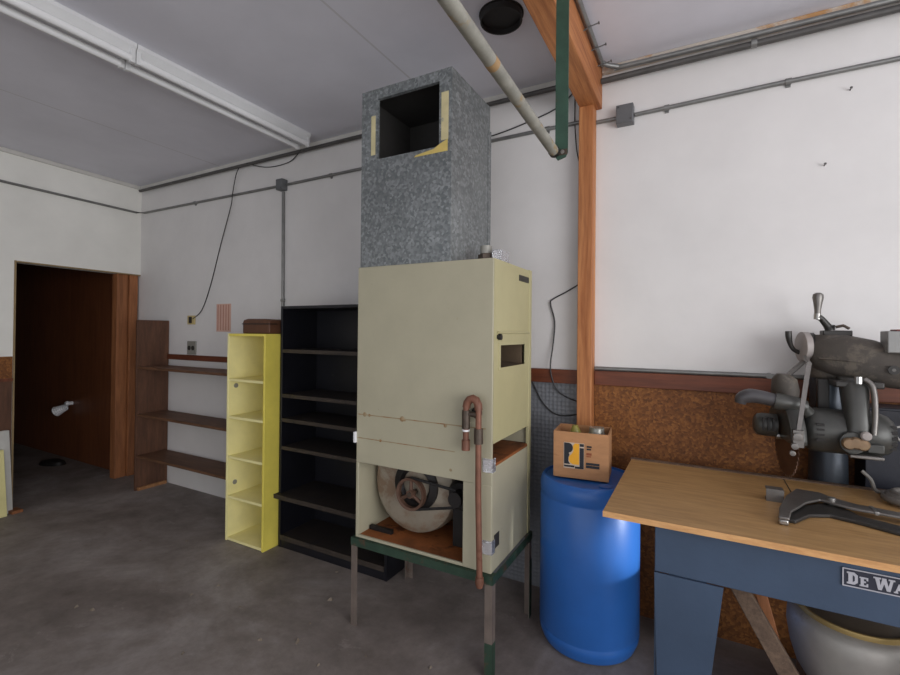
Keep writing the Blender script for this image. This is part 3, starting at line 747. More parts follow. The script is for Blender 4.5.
s = obj('base_board', box(B(), kx0 + .02, kx1 - .02, ky0, ky1 - .012, .06, .085), 'black_board', bk, .002)
obj('worn_edge', box(B(), kx0 + .02, kx1 - .02, ky0 - .004, ky0, .055, .087), 'black_edge', s)
obj('kick_board', box(B(), kx0 + .02, kx1 - .02, ky0 + .004, ky0 + .02, 0, .06), 'black_shelf', bk)

# ------------------------------------------------------------------ blue drum with carton
dc = (-.481, 2.350); R_ = .236
dr = root('plastic_drum', (dc[0], dc[1], 0), 'blue plastic drum with a cardboard carton on its lid', 'drum')
prof = [(.0, .0), (.19, .0), (.218, .012), (.232, .045), (.236, .07), (.232, .078), (.232, .086), (.236, .094), (.236, .70), (.232, .708), (.232, .716), (.236, .724), (.236, .765), (.230, .785), (.222, .798), (.214, .80), (.208, .790), (.0, .790)]
obj('barrel', lathe(B(), prof, (dc[0], dc[1], 0), seg=64), 'drum', dr)
b = B()
for k, (dx, dy) in enumerate(((.1, -.13), (-.1, .13))): cyl(b, (dc[0] + dx, dc[1] + dy, .788), (dc[0] + dx, dc[1] + dy, .798), .03, 16)
obj('bung_cap', b, 'drum', dr)
# carton
ang = math.atan2(.025, .257)
ux = Vector((math.cos(ang), math.sin(ang), 0)); uy = Vector((-math.sin(ang), math.cos(ang), 0))
CB = Matrix(((ux.x, uy.x, 0, -.632), (ux.y, uy.y, 0, 2.245), (0, 0, 1, .80), (0, 0, 0, 1)))
W_, D_, Hc = .258, .20, .222
ct = root('cardboard_carton', (-.5, 2.34, .80), 'open brown cardboard carton with black and yellow logo on blue drum', 'carton')
t = .005
b = B()
box(b, 0, W_, 0, t, 0, Hc, CB); box(b, 0, W_, D_ - t, D_, 0, Hc, CB); box(b, 0, t, t, D_ - t, 0, Hc, CB); box(b, W_ - t, W_, t, D_ - t, 0, Hc, CB); box(b, t, W_ - t, t, D_ - t, 0, t, CB)
obj('carton_body', b, 'carton', ct, smooth=0)
def cp(mat_name, polys, name, off=-.001):
    b = B()
    for pl in polys:
        o = CB @ Vector((0, off, 0))
        prism(b, pl, o, ux, (0, 0, 1), uy * .001)
    obj(name, b, mat_name, ct, smooth=0)
def P2(u, v): # from face fractions of the photo crop (u right, v down)
    return (u * W_, (1 - v) * Hc)
sq = lambda u0, u1, v0, v1: [P2(u0, v1), P2(u1, v1), P2(u1, v0), P2(u0, v0)]
cp('ink_pale', [sq(.19, .565, .23, .79)], 'logo_ground')
Rk = [P2(.20, .70), P2(.20, .24)]
for k in range(9):
    a = PI / 2 - k * PI / 8
    Rk.append(P2(.285 + .075 * math.cos(a), .345 - .105 * math.sin(a)))
Rk += [P2(.30, .50), P2(.28, .56), P2(.28, .64), P2(.31, .70)]
cp('ink', [Rk, sq(.485, .56, .24, .30), sq(.485, .56, .33, .75)], 'logo_black', -.002)
Yk = [P2(.36, .30), P2(.395, .24), P2(.475, .24), P2(.475, .70), P2(.36, .70), P2(.315, .67), P2(.285, .60), P2(.295, .53), P2(.34, .47), P2(.372, .40)]
cp('ink_yellow', [Yk], 'logo_yellow', -.002)
cp('ink', [sq(.20, .39, .725, .765), sq(.40, .56, .74, .785), sq(.61, .70, .27, .305), sq(.61, .69, .325, .36), sq(.60, .84, .63, .68), sq(.60, .84, .69, .745)], 'carton_print', -.002)
cp('ink_red', [sq(.605, .70, .42, .47), sq(.605, .69, .485, .51)], 'carton_print_brown', -.002)
# things inside the carton
b = lathe(B(), [(0, 0), (.045, 0), (.046, .17), (.042, .195), (.036, .205), (.036, .226), (0, .228)], CB @ Vector((.192, .12, .006)), seg=24)
obj('jar', b, 'jar_grey', loc=tuple(CB @ Vector((.192, .12, .006))), label='grey shiny jar standing in the cardboard carton', cat='jar')
b = lathe(B(), [(0, 0), (.03, 0), (.034, .13), (.028, .20), (.012, .235), (0, .235)], CB @ Vector((.105, .09, .006)), (-.06, -.02, 1), 20)
obj('bottle', b, 'olive_plastic', loc=tuple(CB @ Vector((.105, .09, .006))), label='olive plastic bottle leaning in the cardboard carton', cat='bottle')

# ------------------------------------------------------------------ saw bench
tz = .88
bn = root('saw_bench', (.4, 2.1, 0), 'blue steel saw bench with light wood top', 'workbench')
obj('bench_top', box(B(), -.297, 1.05, 1.685, 2.445, tz - .020, tz), 'bench_wood', bn, .001)
obj('top_edge', box(B(), -.297, 1.05, 1.681, 1.685, tz - .020, tz - .0005), 'bench_edge', bn)
obj('fence', box(B(), -.30, 1.05, 2.445, 2.475, tz - .02, tz + .004), 'old_plank', bn)
obj('saw_kerf', box(B(), .318, .322, 2.22, 2.445, tz - .0005, tz + .0006), 'dark_hole', bn)
b = box(B(), -.132, .93, 1.72, 1.726, .695, tz - .02); box(b, -.132, .93, 1.726, 1.75, .695, .70)
obj('apron', b, 'steel_blue', bn, .002)
obj('rear_apron', box(B(), -.132, .93, 2.44, 2.446, .695, tz - .02), 'steel_blue', bn, .002)
def sheet_leg(x, s, y, ys, flange=True):
    b = B()
    prism(b, [(0, .692), (.203 * s, .692), (.125 * s, 0), (.018 * s, 0)], (x, y, 0), (1, 0, 0), (0, 0, 1), (0, .006 * ys, 0))
    if flange: prism(b, [(0, .692), (.16, .692), (.12, 0), (0, 0)], (x, y + .006 * ys, 0), (0, ys, 0), (0, 0, 1), (.006 * s, 0, 0))
    obj('leg', b, 'steel_blue', bn, smooth=0)
sheet_leg(-.133, 1, 1.7175, 1); sheet_leg(.931, -1, 1.7175, 1); sheet_leg(-.133, 1, 2.449, -1, False); sheet_leg(.931, -1, 2.449, -1, False)
# maker's plate
pl = obj('maker_plate', box(B(), .364, .668, 1.716, 1.7175, .782, .834), 'plate_dark', bn)
ORI[pl] = ORI[bn]
b = B(); ft = .003
box(b, .364, .668, 1.7148, 1.716, .831, .834); box(b, .364, .668, 1.7148, 1.716, .782, .785); box(b, .364, .367, 1.7148, 1.716, .785, .831); box(b, .665, .668, 1.7148, 1.716, .785, .831)
obj('plate_border', b, 'plate_light', pl)
def glyph(ch, x, z, h, w):
    S = {'D': [[(0, 0), (.62, 0), (.9, .2), (.9, .8), (.62, 1), (0, 1), (0, .86), (.12, .86), (.12, .14), (0, .14)]],
         'E': [[(0, 0), (.9, 0), (.9, .34), (.76, .34), (.7, .16), (.45, .16), (.45, .42), (.66, .42), (.66, .58), (.45, .58), (.45, .84), (.7, .84), (.76, .66), (.9, .66), (.9, 1), (0, 1), (0, .86), (.12, .86), (.12, .14), (0, .14)]],
         'W': [[(0, 1), (0, .88), (.08, .88), (.22, 0), (.38, 0), (.5, .55), (.62, 0), (.78, 0), (.92, .88), (1, .88), (1, 1), (.7, 1), (.7, .88), (.78, .88), (.70, .38), (.6, .88), (.6, 1), (.4, 1), (.4, .88), (.33, .38), (.28, .88), (.36, .88), (.36, 1)]],
         'A': [[(0, 0), (.3, 0), (.3, .14), (.25, .14), (.30, .3), (.52, .3), (.56, .14), (.48, .14), (.48, 0), (1, 0), (1, .14), (.9, .14), (.66, 1), (.34, 1), (.1, .14), (0, .14)]],
         'L': [[(0, 0), (.9, 0), (.9, .4), (.76, .4), (.7, .16), (.45, .16), (.45, .86), (.57, .86), (.57, 1), (0, 1), (0, .86), (.12, .86), (.12, .14), (0, .14)]],
         'T': [[(.2, 0), (.8, 0), (.8, .14), (.68, .14), (.68, .84), (.8, .84), (.86, .62), (1, .62), (1, 1), (0, 1), (0, .62), (.14, .62), (.2, .84), (.32, .84), (.32, .14), (.2, .14)]]}
    b = B()
    for p in S[ch]:
        prism(b, [(x + a * w, z + c * h) for a, c in p], (0, 1.7148, 0), (1, 0, 0), (0, 0, 1), (0, .0014, 0))
    if ch == 'D':
        pass
    obj('plate_letter', b, 'plate_light', pl, smooth=0)
def counter(x0, x1, z0, z1):  # the open counter of a letter
    return prism(B(), [(x0, z0), (x1, z0 + .004), (x1, z1 - .004), (x0, z1)], (0, 1.7142, 0), (1, 0, 0), (0, 0, 1), (0, .0006, 0))
zb = .7905
glyph('D', .374, zb, .034, .027); obj('letter_counter', counter(.387, .3915, zb + .007, zb + .027), 'plate_dark', pl, smooth=0)
glyph('E', .402, zb, .026, .021)
glyph('W', .432, zb, .034, .046); glyph('A', .475, zb, .026, .030); glyph('L', .509, zb, .026, .026); glyph('T', .538, zb, .026, .028)

# ------------------------------------------------------------------ radial arm saw
cx, cy = .49, 2.545
sw = root('radial_arm_saw', (cx, cy, .69), 'old grey radial arm saw mounted at the back of the bench', 'saw')
obj('column', lathe(B(), [(.072, .69), (.072, .86), (.069, .88), (.066, 1.05), (.066, 1.34)], (cx, cy, 0), seg=40), 'saw_blue', sw)
obj('column_foot', box(B(), cx - .09, cx + .09, 2.449, cy + .09, .69, .74), 'saw_blue', sw, .006)
# arm head and arm casting
obj('arm_head', lathe(B(), [(.074, 1.32), (.085, 1.335), (.085, 1.485), (.07, 1.505), (0, 1.507)], (cx + .005, cy - .01, 0), seg=32), 'saw_arm', sw)
def arm_pt(x): # axis of the arm in plan, swinging toward the camera
    return 2.525 - (x - .44) * .42
secs = []
for x, zt, zb_, hw in ((.435, 1.485, 1.365, .055), (.455, 1.496, 1.345, .07), (.50, 1.500, 1.328, .078), (.56, 1.500, 1.315, .078), (.62, 1.484, 1.303, .072), (.66, 1.462, 1.297, .066), (.72, 1.435, 1.293, .06), (.85, 1.415, 1.29, .056), (1.02, 1.405, 1.295, .052), (1.04, 1.385, 1.31, .04)):
    yc = arm_pt(x); n_ = Vector((.387, .922, 0))
    secs.append(((x, yc, (zt + zb_) / 2), n_ * hw, (0, 0, (zt - zb_) / 2)))
arm = obj('arm', loft(B(), secs, 28, 2.8), 'saw_arm', sw, smooth=60)
ORI[arm] = ORI[sw]
b = B()
for x, z in ((.655, 1.372),):
    y = arm_pt(x) - .068
    cyl(b, (x, y + .012, z), (x - .002, y - .006, z), .017, 16)
obj('arm_screw', b, 'saw_dark', arm)
obj('arm_screw_slot', cyl(B(), (.653, arm_pt(.655) - .074, 1.372), (.652, arm_pt(.655) - .077, 1.372), .006, 10), 'dull_steel', arm)
b = B(); secs = []
for x, z in ((.47, 1.405), (.55, 1.40), (.63, 1.388), (.75, 1.375), (.95, 1.368)):
    yc = arm_pt(x); n_ = Vector((.387, .922, 0)); secs.append(((x, yc, z), n_ * (.082 if x < .6 else .07 if x < .7 else .06), (0, 0, .009)))
obj('arm_rib', loft(b, secs, 16, 2.2), 'saw_arm', arm)
obj('index_disc', lathe(B(), [(0, -.004), (.058, -.004), (.066, .0), (.066, .022), (.06, .026), (0, .026)], (.390, 2.515, 1.451), (1, .2, 0), 40), 'disc_grey', sw)
obj('disc_hub', lathe(B(), [(.06, 0), (.066, .004), (.066, .02), (.058, .026)], (.416, 2.53, 1.448), (1, -.15, 0), 32), 'saw_dark', sw)
# curved locking lever
b = tube(B(), [(.344, 2.51, 1.520), (.345, 2.51, 1.495), (.352, 2.515, 1.462), (.366, 2.52, 1.437), (.392, 2.53, 1.424)], [.0125, .0125, .0095, .0085, .010], 12, smooth_pts=4)
obj('lock_lever', b, 'saw_dark', sw)
# elevating crank
obj('crank_plate', box(B(), .462, .56, 2.49, 2.56, 1.500, 1.524), 'saw_dark', sw, .004)
obj('crank_shaft', cyl(B(), (.492, 2.53, 1.525), (.492, 2.53, 1.548), .018, 14), 'saw_dark', sw)
ck = obj('crank_arm', tube(B(), [(.492, 2.53, 1.53), (.480, 2.525, 1.548), (.462, 2.52, 1.574), (.447, 2.515, 1.584)], [.017, .014, .012, .014], 12), 'saw_dark', sw)
ORI[ck] = ORI[sw]
obj('crank_collar', cyl(B(), (.446, 2.515, 1.572), (.447, 2.515, 1.597), .013, 12), 'bright_steel', ck)
obj('crank_grip', lathe(B(), [(0, 0), (.011, 0), (.012, .02), (.0165, .05), (.0205, .072), (.0185, .086), (.010, .093), (0, .094)], (.447, 2.515, 1.594), (.02, 0, 1), 20), 'dull_steel', ck)
b = tube(B(), [(.505, 2.50, 1.538), (.53, 2.495, 1.545), (.55, 2.50, 1.532)], .006, 8); obj('spring_clip', b, 'rust_dark', sw)
# switch box on the arm
sb = obj('switch_box', box(B(), .632, .74, 2.355, 2.44, 1.437, 1.522), 'switch_grey', sw, .004)
ORI[sb] = ORI[sw]
obj('switch_cover', box(B(), .66, .735, 2.362, 2.433, 1.522, 1.528), 'switch_red', sb, .002)
# carriage and yoke
ym = 2.375
yk = obj('yoke', loft(B(), [((.537, ym + .015, 1.335), (.045, 0, 0), (0, .05, 0)), ((.537, ym, 1.30), (.043, 0, 0), (0, .06, 0)), ((.535, ym - .03, 1.22), (.038, 0, 0), (0, .055, 0)), ((.533, ym - .062, 1.16), (.036, 0, 0), (0, .04, 0)), ((.532, ym - .068, 1.10), (.036, 0, 0), (0, .032, 0))], 24, 3.2), 'saw_grey', sw)
ORI[yk] = ORI[sw]
b = tube(B(), [(.556, ym - .055, 1.335), (.576, ym - .062, 1.315), (.582, ym - .072, 1.27), (.580, ym - .088, 1.20), (.574, ym - .098, 1.13)], .010, 10, smooth_pts=4)
obj('yoke_bar', b, 'dull_steel', yk)
obj('carriage', box(B(), .47, .62, 2.33, 2.50, 1.298, 1.325), 'saw_dark', sw, .006)
obj('carriage_bolt', cyl(B(), (.535, 2.305, 1.318), (.535, 2.305, 1.345), .012, 8), 'bright_steel', sw)
obj('hinge_block', box(B(), .435, .475, 2.44, 2.478, 1.17, 1.32), 'saw_dark', sw, .004)
# motor
mz, mr = 1.118, .088
mo = obj('motor', lathe(B(), [(0, .372), (.055, .372), (.078, .384), (mr - .002, .40), (mr, .42), (mr, .585), (.084, .61), (.073, .636), (.055, .652), (.03, .660), (0, .661)], (0, ym, mz), (1, 0, 0), 44), 'saw_grey', sw)
ORI[mo] = ORI[sw]
for k in range(4): obj('vent_slot', box(B(), .405, .430, ym - mr - .001, ym - mr + .01, mz + .03 - k * .020, mz + .038 - k * .020), 'black_metal', mo)
b = B()
for k in range(5):
    a = PI + (-.6 + k * .3)
    c = Vector((.640, ym + .07 * math.cos(a) , mz + .07 * math.sin(a)))
    box(b, c.x - .008, c.x + .008, c.y - .006, c.y + .006, c.z - .006, c.z + .006)
obj('end_vents', b, 'black_metal', mo)
b = B(); lathe(b, [(0, 0), (.040, 0), (.043, .006), (.040, .016), (0, .02)], (.512, ym - mr - .006, 1.095), (0, -1, 0), 28); obj('clamp_flange', b, 'saw_grey', mo)
b = B()
for dx, dz in ((-.02, 0), (.02, .0), (0, .004)): lathe(b, [(0, 0), (.022, 0), (.022, .012), (.017, .018), (0, .019)], (.516 + dx, ym - mr - .026, 1.094 + dz), (0, -1, 0), 20)
obj('clamp_knob', b, 'brass', mo)
obj('clamp_button', lathe(B(), [(0, 0), (.017, 0), (.017, .01), (.012, .015), (0, .016)], (.545, ym - mr - .03, 1.128), (0, -1, 0), 20), 'disc_grey', mo)
b = box(B(), .50, .60, ym - mr - .03, ym - mr + .04, 1.040, 1.053); obj('motor_base', b, 'dull_steel', mo, .004)
b = box(B(), .555, .605, ym - mr - .012, ym - mr + .03, 1.062, 1.095); obj('terminal_box', b, 'saw_grey', mo, .004)
obj('arbor', cyl(B(), (.285, ym, mz - .04), (.38, ym, mz - .04), .014, 14), 'bright_steel', sw)
# blade
bb = B()
n_t = 40; pts = []
for k in range(n_t):
    a = 2 * PI * k / n_t
    pts.append((.145 * math.cos(a), .145 * math.sin(a))); a2 = 2 * PI * (k + .5) / n_t
    pts.append((.133 * math.cos(a2), .133 * math.sin(a2)))
prism(bb, pts, (.318, ym, 1.056), (-.16, .987, 0), (0, 0, 1), (.003, 0, 0))
obj('saw_blade', bb, 'blade_rust', sw, smooth=0)
# guard: half shell above the blade
b = B()
pr = [(.158, -.028), (.162, .0), (.158, .028)]
lathe(b, [(.02, -.026), (.150, -.026), (.160, -.014), (.160, .014), (.150, .026), (.02, .026)], (.318, ym, 1.075), (1, .16, 0), 28, .5, PI if True else 0)
gd = obj('blade_guard', b, 'saw_grey', sw)
gd.modifiers.new('thick', 'SOLIDIFY').thickness = .004
ORI[gd] = ORI[sw]
obj('dust_spout', loft(B(), [((.318, ym + .03, 1.20), (.045, 0, 0), (0, .05, 0)), ((.318, ym + .02, 1.27), (.050, 0, 0), (0, .05, 0)), ((.312, ym, 1.318), (.044, 0, 0), (0, .045, 0)), ((.305, ym - .01, 1.340), (.022, 0, 0), (0, .03, 0))], 24, 2.1), 'saw_arm', gd, smooth=60)
b = lathe(B(), [(0, .205), (.03, .207), (.044, .218), (.048, .235), (.048, .285), (0, .285)], (0, ym - .02, 1.130), (1, .1, -.04), 24)
ec = obj('arbor_cover', b, 'saw_grey', sw); ORI[ec] = ORI[sw]
b = B()
for k in range(3): box(b, .232 + k * .018, .238 + k * .018, ym - .053, ym - .02, 1.105, 1.155)
obj('cover_slot', b, 'black_metal', ec)
# handle
hd = obj('pull_handle', tube(B(), [(.150, ym - .07, 1.212), (.158, ym - .07, 1.233), (.185, ym - .07, 1.246), (.225, ym - .07, 1.243), (.278, ym - .07, 1.232)], [.020, .027, .030, .028, .027], 18, smooth_pts=4), 'bakelite', sw)
ORI[hd] = ORI[sw]
obj('handle_collar', tube(B(), [(.270, ym - .07, 1.233), (.290, ym - .07, 1.229), (.345, ym - .065, 1.222), (.372, ym - .055, 1.214)], [.034, .034, .030, .026], 18), 'saw_grey', hd)
obj('handle_bracket', tube(B(), [(.36, ym - .055, 1.216), (.40, ym - .02, 1.17)], [.022, .026], 12), 'saw_grey', hd)
# hanging rod and brace
b = B(); prism(b, [(-.007, 0), (.007, 0), (.009, 1), (-.008, 1)], (.330, 2.20, 1.090), (1, 0, 0), (.054, .11, .301), (0, .007, 0))
cyl(b, (.384, 2.305, 1.388), (.400, 2.50, 1.41), .009, 8)
obj('kickback_rod', b, 'dull_steel', sw)
b = B(); lathe(b, [(0, 0), (.015, 0), (.015, .014), (0, .016)], (.331, 2.20, 1.112), (0, -1, 0), 14); lathe(b, [(0, 0), (.012, 0), (.012, .02), (0, .022)], (.322, 2.205, 1.075), (0, -1, 0), 10); lathe(b, [(0, 0), (.010, 0), (.010, .02), (0, .022)], (.315, 2.205, 1.048), (0, -1, 0), 10)
box(b, .318, .352, 2.20, 2.225, 1.07, 1.135)
obj('rod_clamp', b, 'dull_steel', sw)
obj('brace_bar', tube(B(), [(.318, 2.40, 1.322), (.405, 2.51, 1.395)], .010, 8), 'dull_steel', sw)
# cords of the saw
wire('pale cord curving from the saw motor to the right', [(.655, ym, 1.15), (.70, ym + .03, 1.155), (.80, 2.42, 1.175), (.95, 2.40, 1.17)], .004, 'wire_pale', 'power_cord')
wire('pale cord sagging from saw motor down behind', [(.655, ym, 1.13), (.69, ym + .02, 1.09), (.76, 2.42, 1.06), (.9, 2.44, 1.05)], .004, 'wire_pale', 'power_cord')
wire('grey cable lying along the back of the bench', [(.575, 2.43, .958), (.60, 2.42, .93), (.612, 2.40, .893), (.66, 2.425, .888), (.74, 2.432, .888), (.9, 2.43, .888)], .007, 'hose', 'cable')

# ------------------------------------------------------------------ things on the bench
b = box(B(), .221, .276, 2.092, 2.098, tz, tz + .046); box(b, .221, .276, 2.098, 2.135, tz + .040, tz + .046); box(b, .221, .276, 2.098, 2.135, tz, tz + .006)
obj('steel_channel', b, 'dull_steel', loc=(.25, 2.11, tz), label='short steel channel lying beside the big shears', cat='metal bar')
# big shears, one blade raised on the other
ts = root('bench_shears', (.44, 2.1, tz), 'large steel shears with long handles lying on bench top', 'shears')
b = B()
prism(b, [(.229, 1.845), (.242, 1.945), (.283, 2.103), (.33, 2.219), (.402, 2.209), (.429, 2.164), (.492, 2.121), (.596, 2.098), (.85, 2.05), (.85, 2.0), (.58, 2.045), (.467, 2.063), (.412, 2.096), (.385, 2.115), (.334, 2.052), (.308, 1.994), (.275, 1.928), (.258, 1.845)], (0, 0, tz + .019), (1, 0, 0), (0, 1, 0), (0, 0, .009))
obj('upper_blade', b, 'dull_steel', ts, .003)
b = B()
prism(b, [(.254, 1.883), (.276, 2.005), (.317, 2.051), (.409, 2.140), (.450, 2.110), (.479, 2.041), (.568, 1.999), (.85, 1.92), (.85, 1.86), (.548, 1.929), (.464, 1.975), (.391, 2.0), (.331, 1.966), (.28, 1.879)], (0, 0, tz + .001), (1, 0, 0), (0, 1, 0), (0, 0, .012))
obj('lower_blade', b, 'saw_dark', ts, .003, label='lower blade with shadow painted dark')  # shadow under the upper blade is put into this darker colour
obj('jaw_tip', box(B(), .230, .257, 1.846, 1.878, tz + .0005, tz + .019), 'bright_steel', ts, .005, label='bright worn jaw tip')
obj('pivot_bolt', cyl(B(), (.420, 2.130, tz + .002), (.420, 2.130, tz + .036), .013, 12), 'bright_steel', ts)
obj('handle_ferrule', box(B(), .520, .532, 2.052, 2.118, tz + .017, tz + .030), 'bright_steel', ts, .002)
b = B()
pts = []
for k in range(61):
    a = 2 * PI * k / 20
    rr_ = .098 - .012 * k / 20
    pts.append((.705 + rr_ * math.cos(a), 2.30 + rr_ * math.sin(a), tz + .0135 + .009 * k / 20))
tube(b, pts, .0125, 10)
obj('hose_coil', b, 'hose', loc=(.705, 2.30, tz), label='coil of grey hose lying on bench top by frame edge', cat='hose')
# navy cabinet behind the bench
nv = root('navy_cabinet', (.95, 2.57, 0), 'dark navy upright panel standing against the wall behind the saw motor', 'panel')
obj('body', box(B(), .60, 1.5, 2.49, 2.64, 0, 1.205), 'navy', nv, .004)
obj('top_edge', box(B(), .598, 1.502, 2.488, 2.642, 1.198, 1.210), 'navy', nv, .003)

# ------------------------------------------------------------------ under the bench
pc = (.49, 2.175)
pt = root('cooking_pot', (pc[0], pc[1], .22), 'big dented aluminium pot with gold rimmed lid under the bench', 'pot')
obj('pot_body', lathe(B(), [(0, .22), (.10, .22), (.135, .235), (.165, .285), (.184, .35), (.194, .42), (.192, .46), (.180, .482), (.160, .492), (0, .492)], (pc[0], pc[1], 0), seg=56), 'pot', pt)
obj('lid_band', lathe(B(), [(.153, .490), (.164, .490), (.166, .496), (.164, .507), (.158, .508), (.152, .503), (.149, .498), (.153, .492)], (pc[0], pc[1], 0), seg=56, closed_ends=False), 'pot_rim', pt, label='gold coloured rim')
obj('lid', lathe(B(), [(.151, .499), (.140, .498), (.12, .506), (.06, .514), (0, .516)], (pc[0], pc[1], 0), seg=56), 'pot_lid', pt)
cr = root('wooden_crate', (.6, 2.2, 0), 'low wooden crate under the big pot', 'crate')
b = B(); box(b, .36, .86, 1.97, 2.40, .20, .22); obj('crate_top', b, 'crate', cr, .002)
for (a, c, d, e) in ((.36, .86, 1.97, 1.985), (.36, .86, 2.385, 2.40), (.36, .375, 1.985, 2.385), (.845, .86, 1.985, 2.385)):
    obj('crate_side', box(B(), a, c, d, e, 0, .20), 'crate', cr, .002)
b = B(); prism(b, [(.072, .648), (.130, .655), (.500, .0), (.425, 0)], (0, 1.925, 0), (1, 0, 0), (0, 0, 1), (0, .03, 0))
obj('leaning_plank', b, 'old_plank', loc=(.46, 1.94, 0), bevel=.003, label='weathered grey plank leaning under bench beside the blue leg', cat='plank')
b = B(); prism(b, [(.15, .69), (.185, .69), (.36, 0), (.32, 0)], (0, 2.02, 0), (1, 0, 0), (0, 0, 1), (0, .02, 0))
obj('wood_strip', b, 'stud', loc=(.34, 2.03, 0), bevel=.002, label='thin orange wood strip leaning under bench behind the plank', cat='plank')

# ------------------------------------------------------------------ boards at the left, hall things
def lean(name, s0, s1, o0, o1, th, h, mat, label):
    b = B()
    pr = [(o0, 0), (o0 + th, 0), (o1 + th, h), (o1, h)]
    o = LW @ Vector((s0, 0, 0))
    prism(b, pr, o, N, (0, 0, 1), T * (s1 - s0))
    obj(name, b, mat, loc=tuple(LW @ Vector(((s0 + s1) / 2, o0, 0))), bevel=.002, label=label, cat='board')
lean('leaning_board', 1.07, 2.2, .10, .022, .03, .66, 'board_white', 'dirty white board leaning on the left wall beside the doorway')
lean('leaning_board', 1.13, 2.2,   .165, .095, .025, .52, 'board_yellow', 'pale yellow board leaning in front of the white one at left edge')
b = box(B(), 1.03, 1.10, .09, .19, 0, .022, LW)
obj('wood_block', b, 'stud', loc=lw(1.06, .14, 0), label='small flat wood block on floor by doorway edge', cat='block')
# white bell fitting on the hall wall
rt = root('wall_lamp', (-6.43, 2.594, .60), 'white ribbed bell fitting on dark brown wall through the doorway', 'lamp')
pr = [(.034, 0)]
for k in range(6): pr += [(.038 + .004 * k, .012 + .02 * k), (.034 + .004 * k, .020 + .02 * k)]
d = Vector((-.72, -.52, -.42))
obj('bell_shade', lathe(B(), pr, (-6.40, 2.555, .60), d, 20, closed_ends=False), 'white_plastic', rt)
obj('wall_knob', lathe(B(), [(0, 0), (.022, 0), (.022, .035), (.03, .05), (.022, .07), (0, .075)], (-6.36, 2.60, .645), (0, -1, 0), 16), 'white_plastic', rt)
b = loft(B(), [((-6.3, 2.40, .0), (.15, .05, 0), (-.03, .08, 0)), ((-6.3, 2.40, .035), (.13, .04, 0), (-.03, .07, 0)), ((-6.28, 2.41, .055), (.05, .02, 0), (-.02, .03, 0))], 18, 2.0)
obj('rag', b, 'black_metal', loc=(-6.3, 2.4, 0), label='dark crumpled rag on the floor in the hall', cat='rag')

# scattered chips on the floor
b = B()
for (x, y, s) in ((-2.478, 1.741, 1), (-1.809, 1.956, 1.6), (-1.701, 1.616, 1.6), (-2.186, 1.668, .8), (-2.525, 1.607, 1), (-3.484, 1.837, .8), (-2.846, 1.265, 1.4), (-2.951, 1.236, 1.1), (-1.984, 2.2, 1), (-1.053, 1.782, 1), (-1.868, 1.539, 1.2),
                  (-2.3, 1.9, .7), (-1.5, 1.55, .9), (-1.35, 1.7, .7), (-1.2, 1.5, .8), (-3.2, 2.0, .7), (-2.1, 1.3, .9), (-1.75, 1.75, .7)):
    a = random.uniform(0, PI); w = .011 * s; h = .005 * s
    ca, sa = math.cos(a), math.sin(a)
    R3 = Matrix(((ca, -sa, 0, x), (sa, ca, 0, y), (0, 0, 1, 0), (0, 0, 0, 1)))
    vs = [b.verts.new(R3 @ Vector(p)) for p in ((-w, -h, 0), (w * .8, -h * 1.2, 0), (w, h * .6, 0), (-w * .5, h, 0), (-w * .2, 0, .007 * s), (w * .5, 0, .010 * s))]
    for f in ((0, 1, 2, 3), (0, 1, 5, 4), (1, 2, 5), (2, 3, 4, 5), (3, 0, 4)): b.faces.new([vs[i] for i in f])
obj('floor_litter', b, 'litter', smooth=0, label='scattered small chips and dry leaf bits on the concrete floor', cat='litter', kind='stuff')

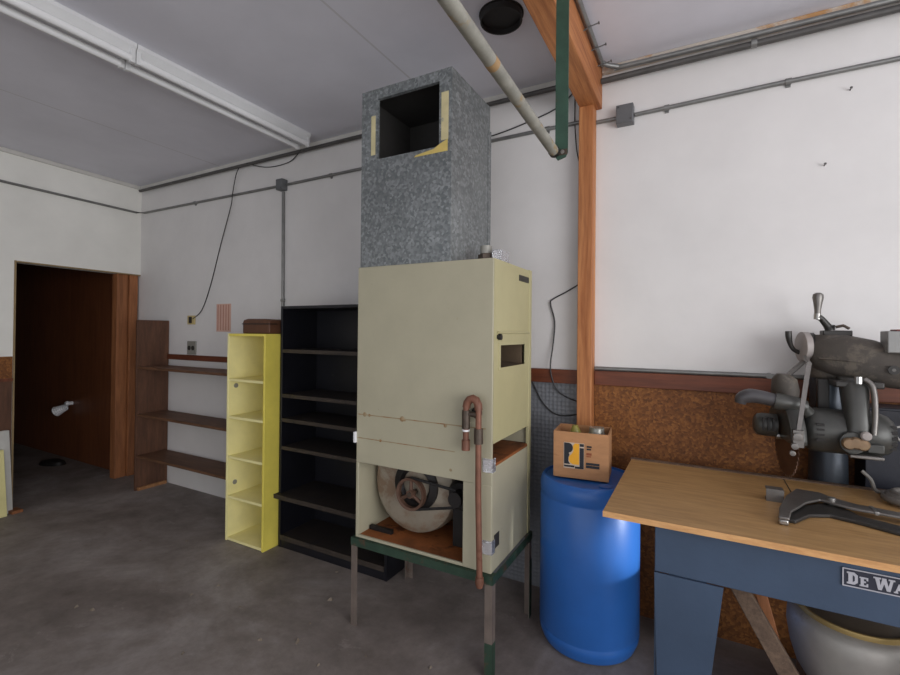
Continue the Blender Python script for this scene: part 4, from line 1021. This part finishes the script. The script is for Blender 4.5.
# ------------------------------------------------------------------ daylight, added lamps and camera
def area(name, loc, rot, sx, sy, watts, col):
    l = bpy.data.lights.new(name, 'AREA'); l.shape = 'RECTANGLE'; l.size = sx; l.size_y = sy; l.energy = watts; l.color = col
    o = bpy.data.objects.new(name, l); COL.objects.link(o); o.location = loc; o.rotation_euler = rot
    return o
area('window_daylight', (XR + .06, -.6, 1.5), (0, math.radians(94), 0), 1.78, 3.96, 152, (.98, .985, 1.0))      # through the window of the right wall
area('front_fill', (-1.0, YF - .06, 1.2), (math.radians(90), 0, 0), 4.3, 2.36, 40, (.93, .96, 1.0))   # fill for the left side, at an unseen front opening placed for it
l = bpy.data.lights.new('drum_patch_spot', 'SPOT'); l.energy = 720; l.spot_size = math.radians(8); l.spot_blend = .7; l.shadow_soft_size = .06; l.color = (.96, .98, 1)
o = bpy.data.objects.new('drum_patch_spot', l); COL.objects.link(o); o.location = (3.02, 1.96, 1.01)          # added spot, shining under the bench to make the drum's bright patch
o.rotation_euler = (Vector((-.32, 2.31, .56)) - Vector(o.location)).to_track_quat('-Z', 'Y').to_euler()
w = bpy.data.worlds.new('sky'); SC.world = w; w.use_nodes = True
w.node_tree.nodes['Background'].inputs['Color'].default_value = (.75, .85, 1, 1)
w.node_tree.nodes['Background'].inputs['Strength'].default_value = .3

cam = bpy.data.cameras.new('camera'); co = bpy.data.objects.new('camera', cam); COL.objects.link(co)
f_px, yaw, pitch, roll, cyy = 460.536, math.radians(28.5096), math.radians(.40603), math.radians(-.54423), 329.198
F = Vector((-math.sin(yaw) * math.cos(pitch), math.cos(yaw) * math.cos(pitch), math.sin(pitch)))
Rv = Vector((math.cos(yaw), math.sin(yaw), 0)); D = F.cross(Rv)
c, s = math.cos(roll), math.sin(roll)
R2 = c * Rv + s * D; D2 = -s * Rv + c * D
co.matrix_world = Matrix(((R2.x, -D2.x, -F.x, 0), (R2.y, -D2.y, -F.y, 0), (R2.z, -D2.z, -F.z, 1.5), (0, 0, 0, 1)))
cam.sensor_fit = 'HORIZONTAL'; cam.sensor_width = 36; cam.lens = f_px * 36 / 900
cam.shift_y = (cyy - 337.5) / 900
cam.clip_start = .05
SC.camera = co
SC.view_settings.view_transform = 'Standard'; SC.view_settings.look = 'None'
SC.view_settings.gamma = 1; SC.view_settings.use_curve_mapping = False
SC.view_settings.exposure = 0
SC.cycles.use_denoising = True
SC.cycles.max_bounces = 8
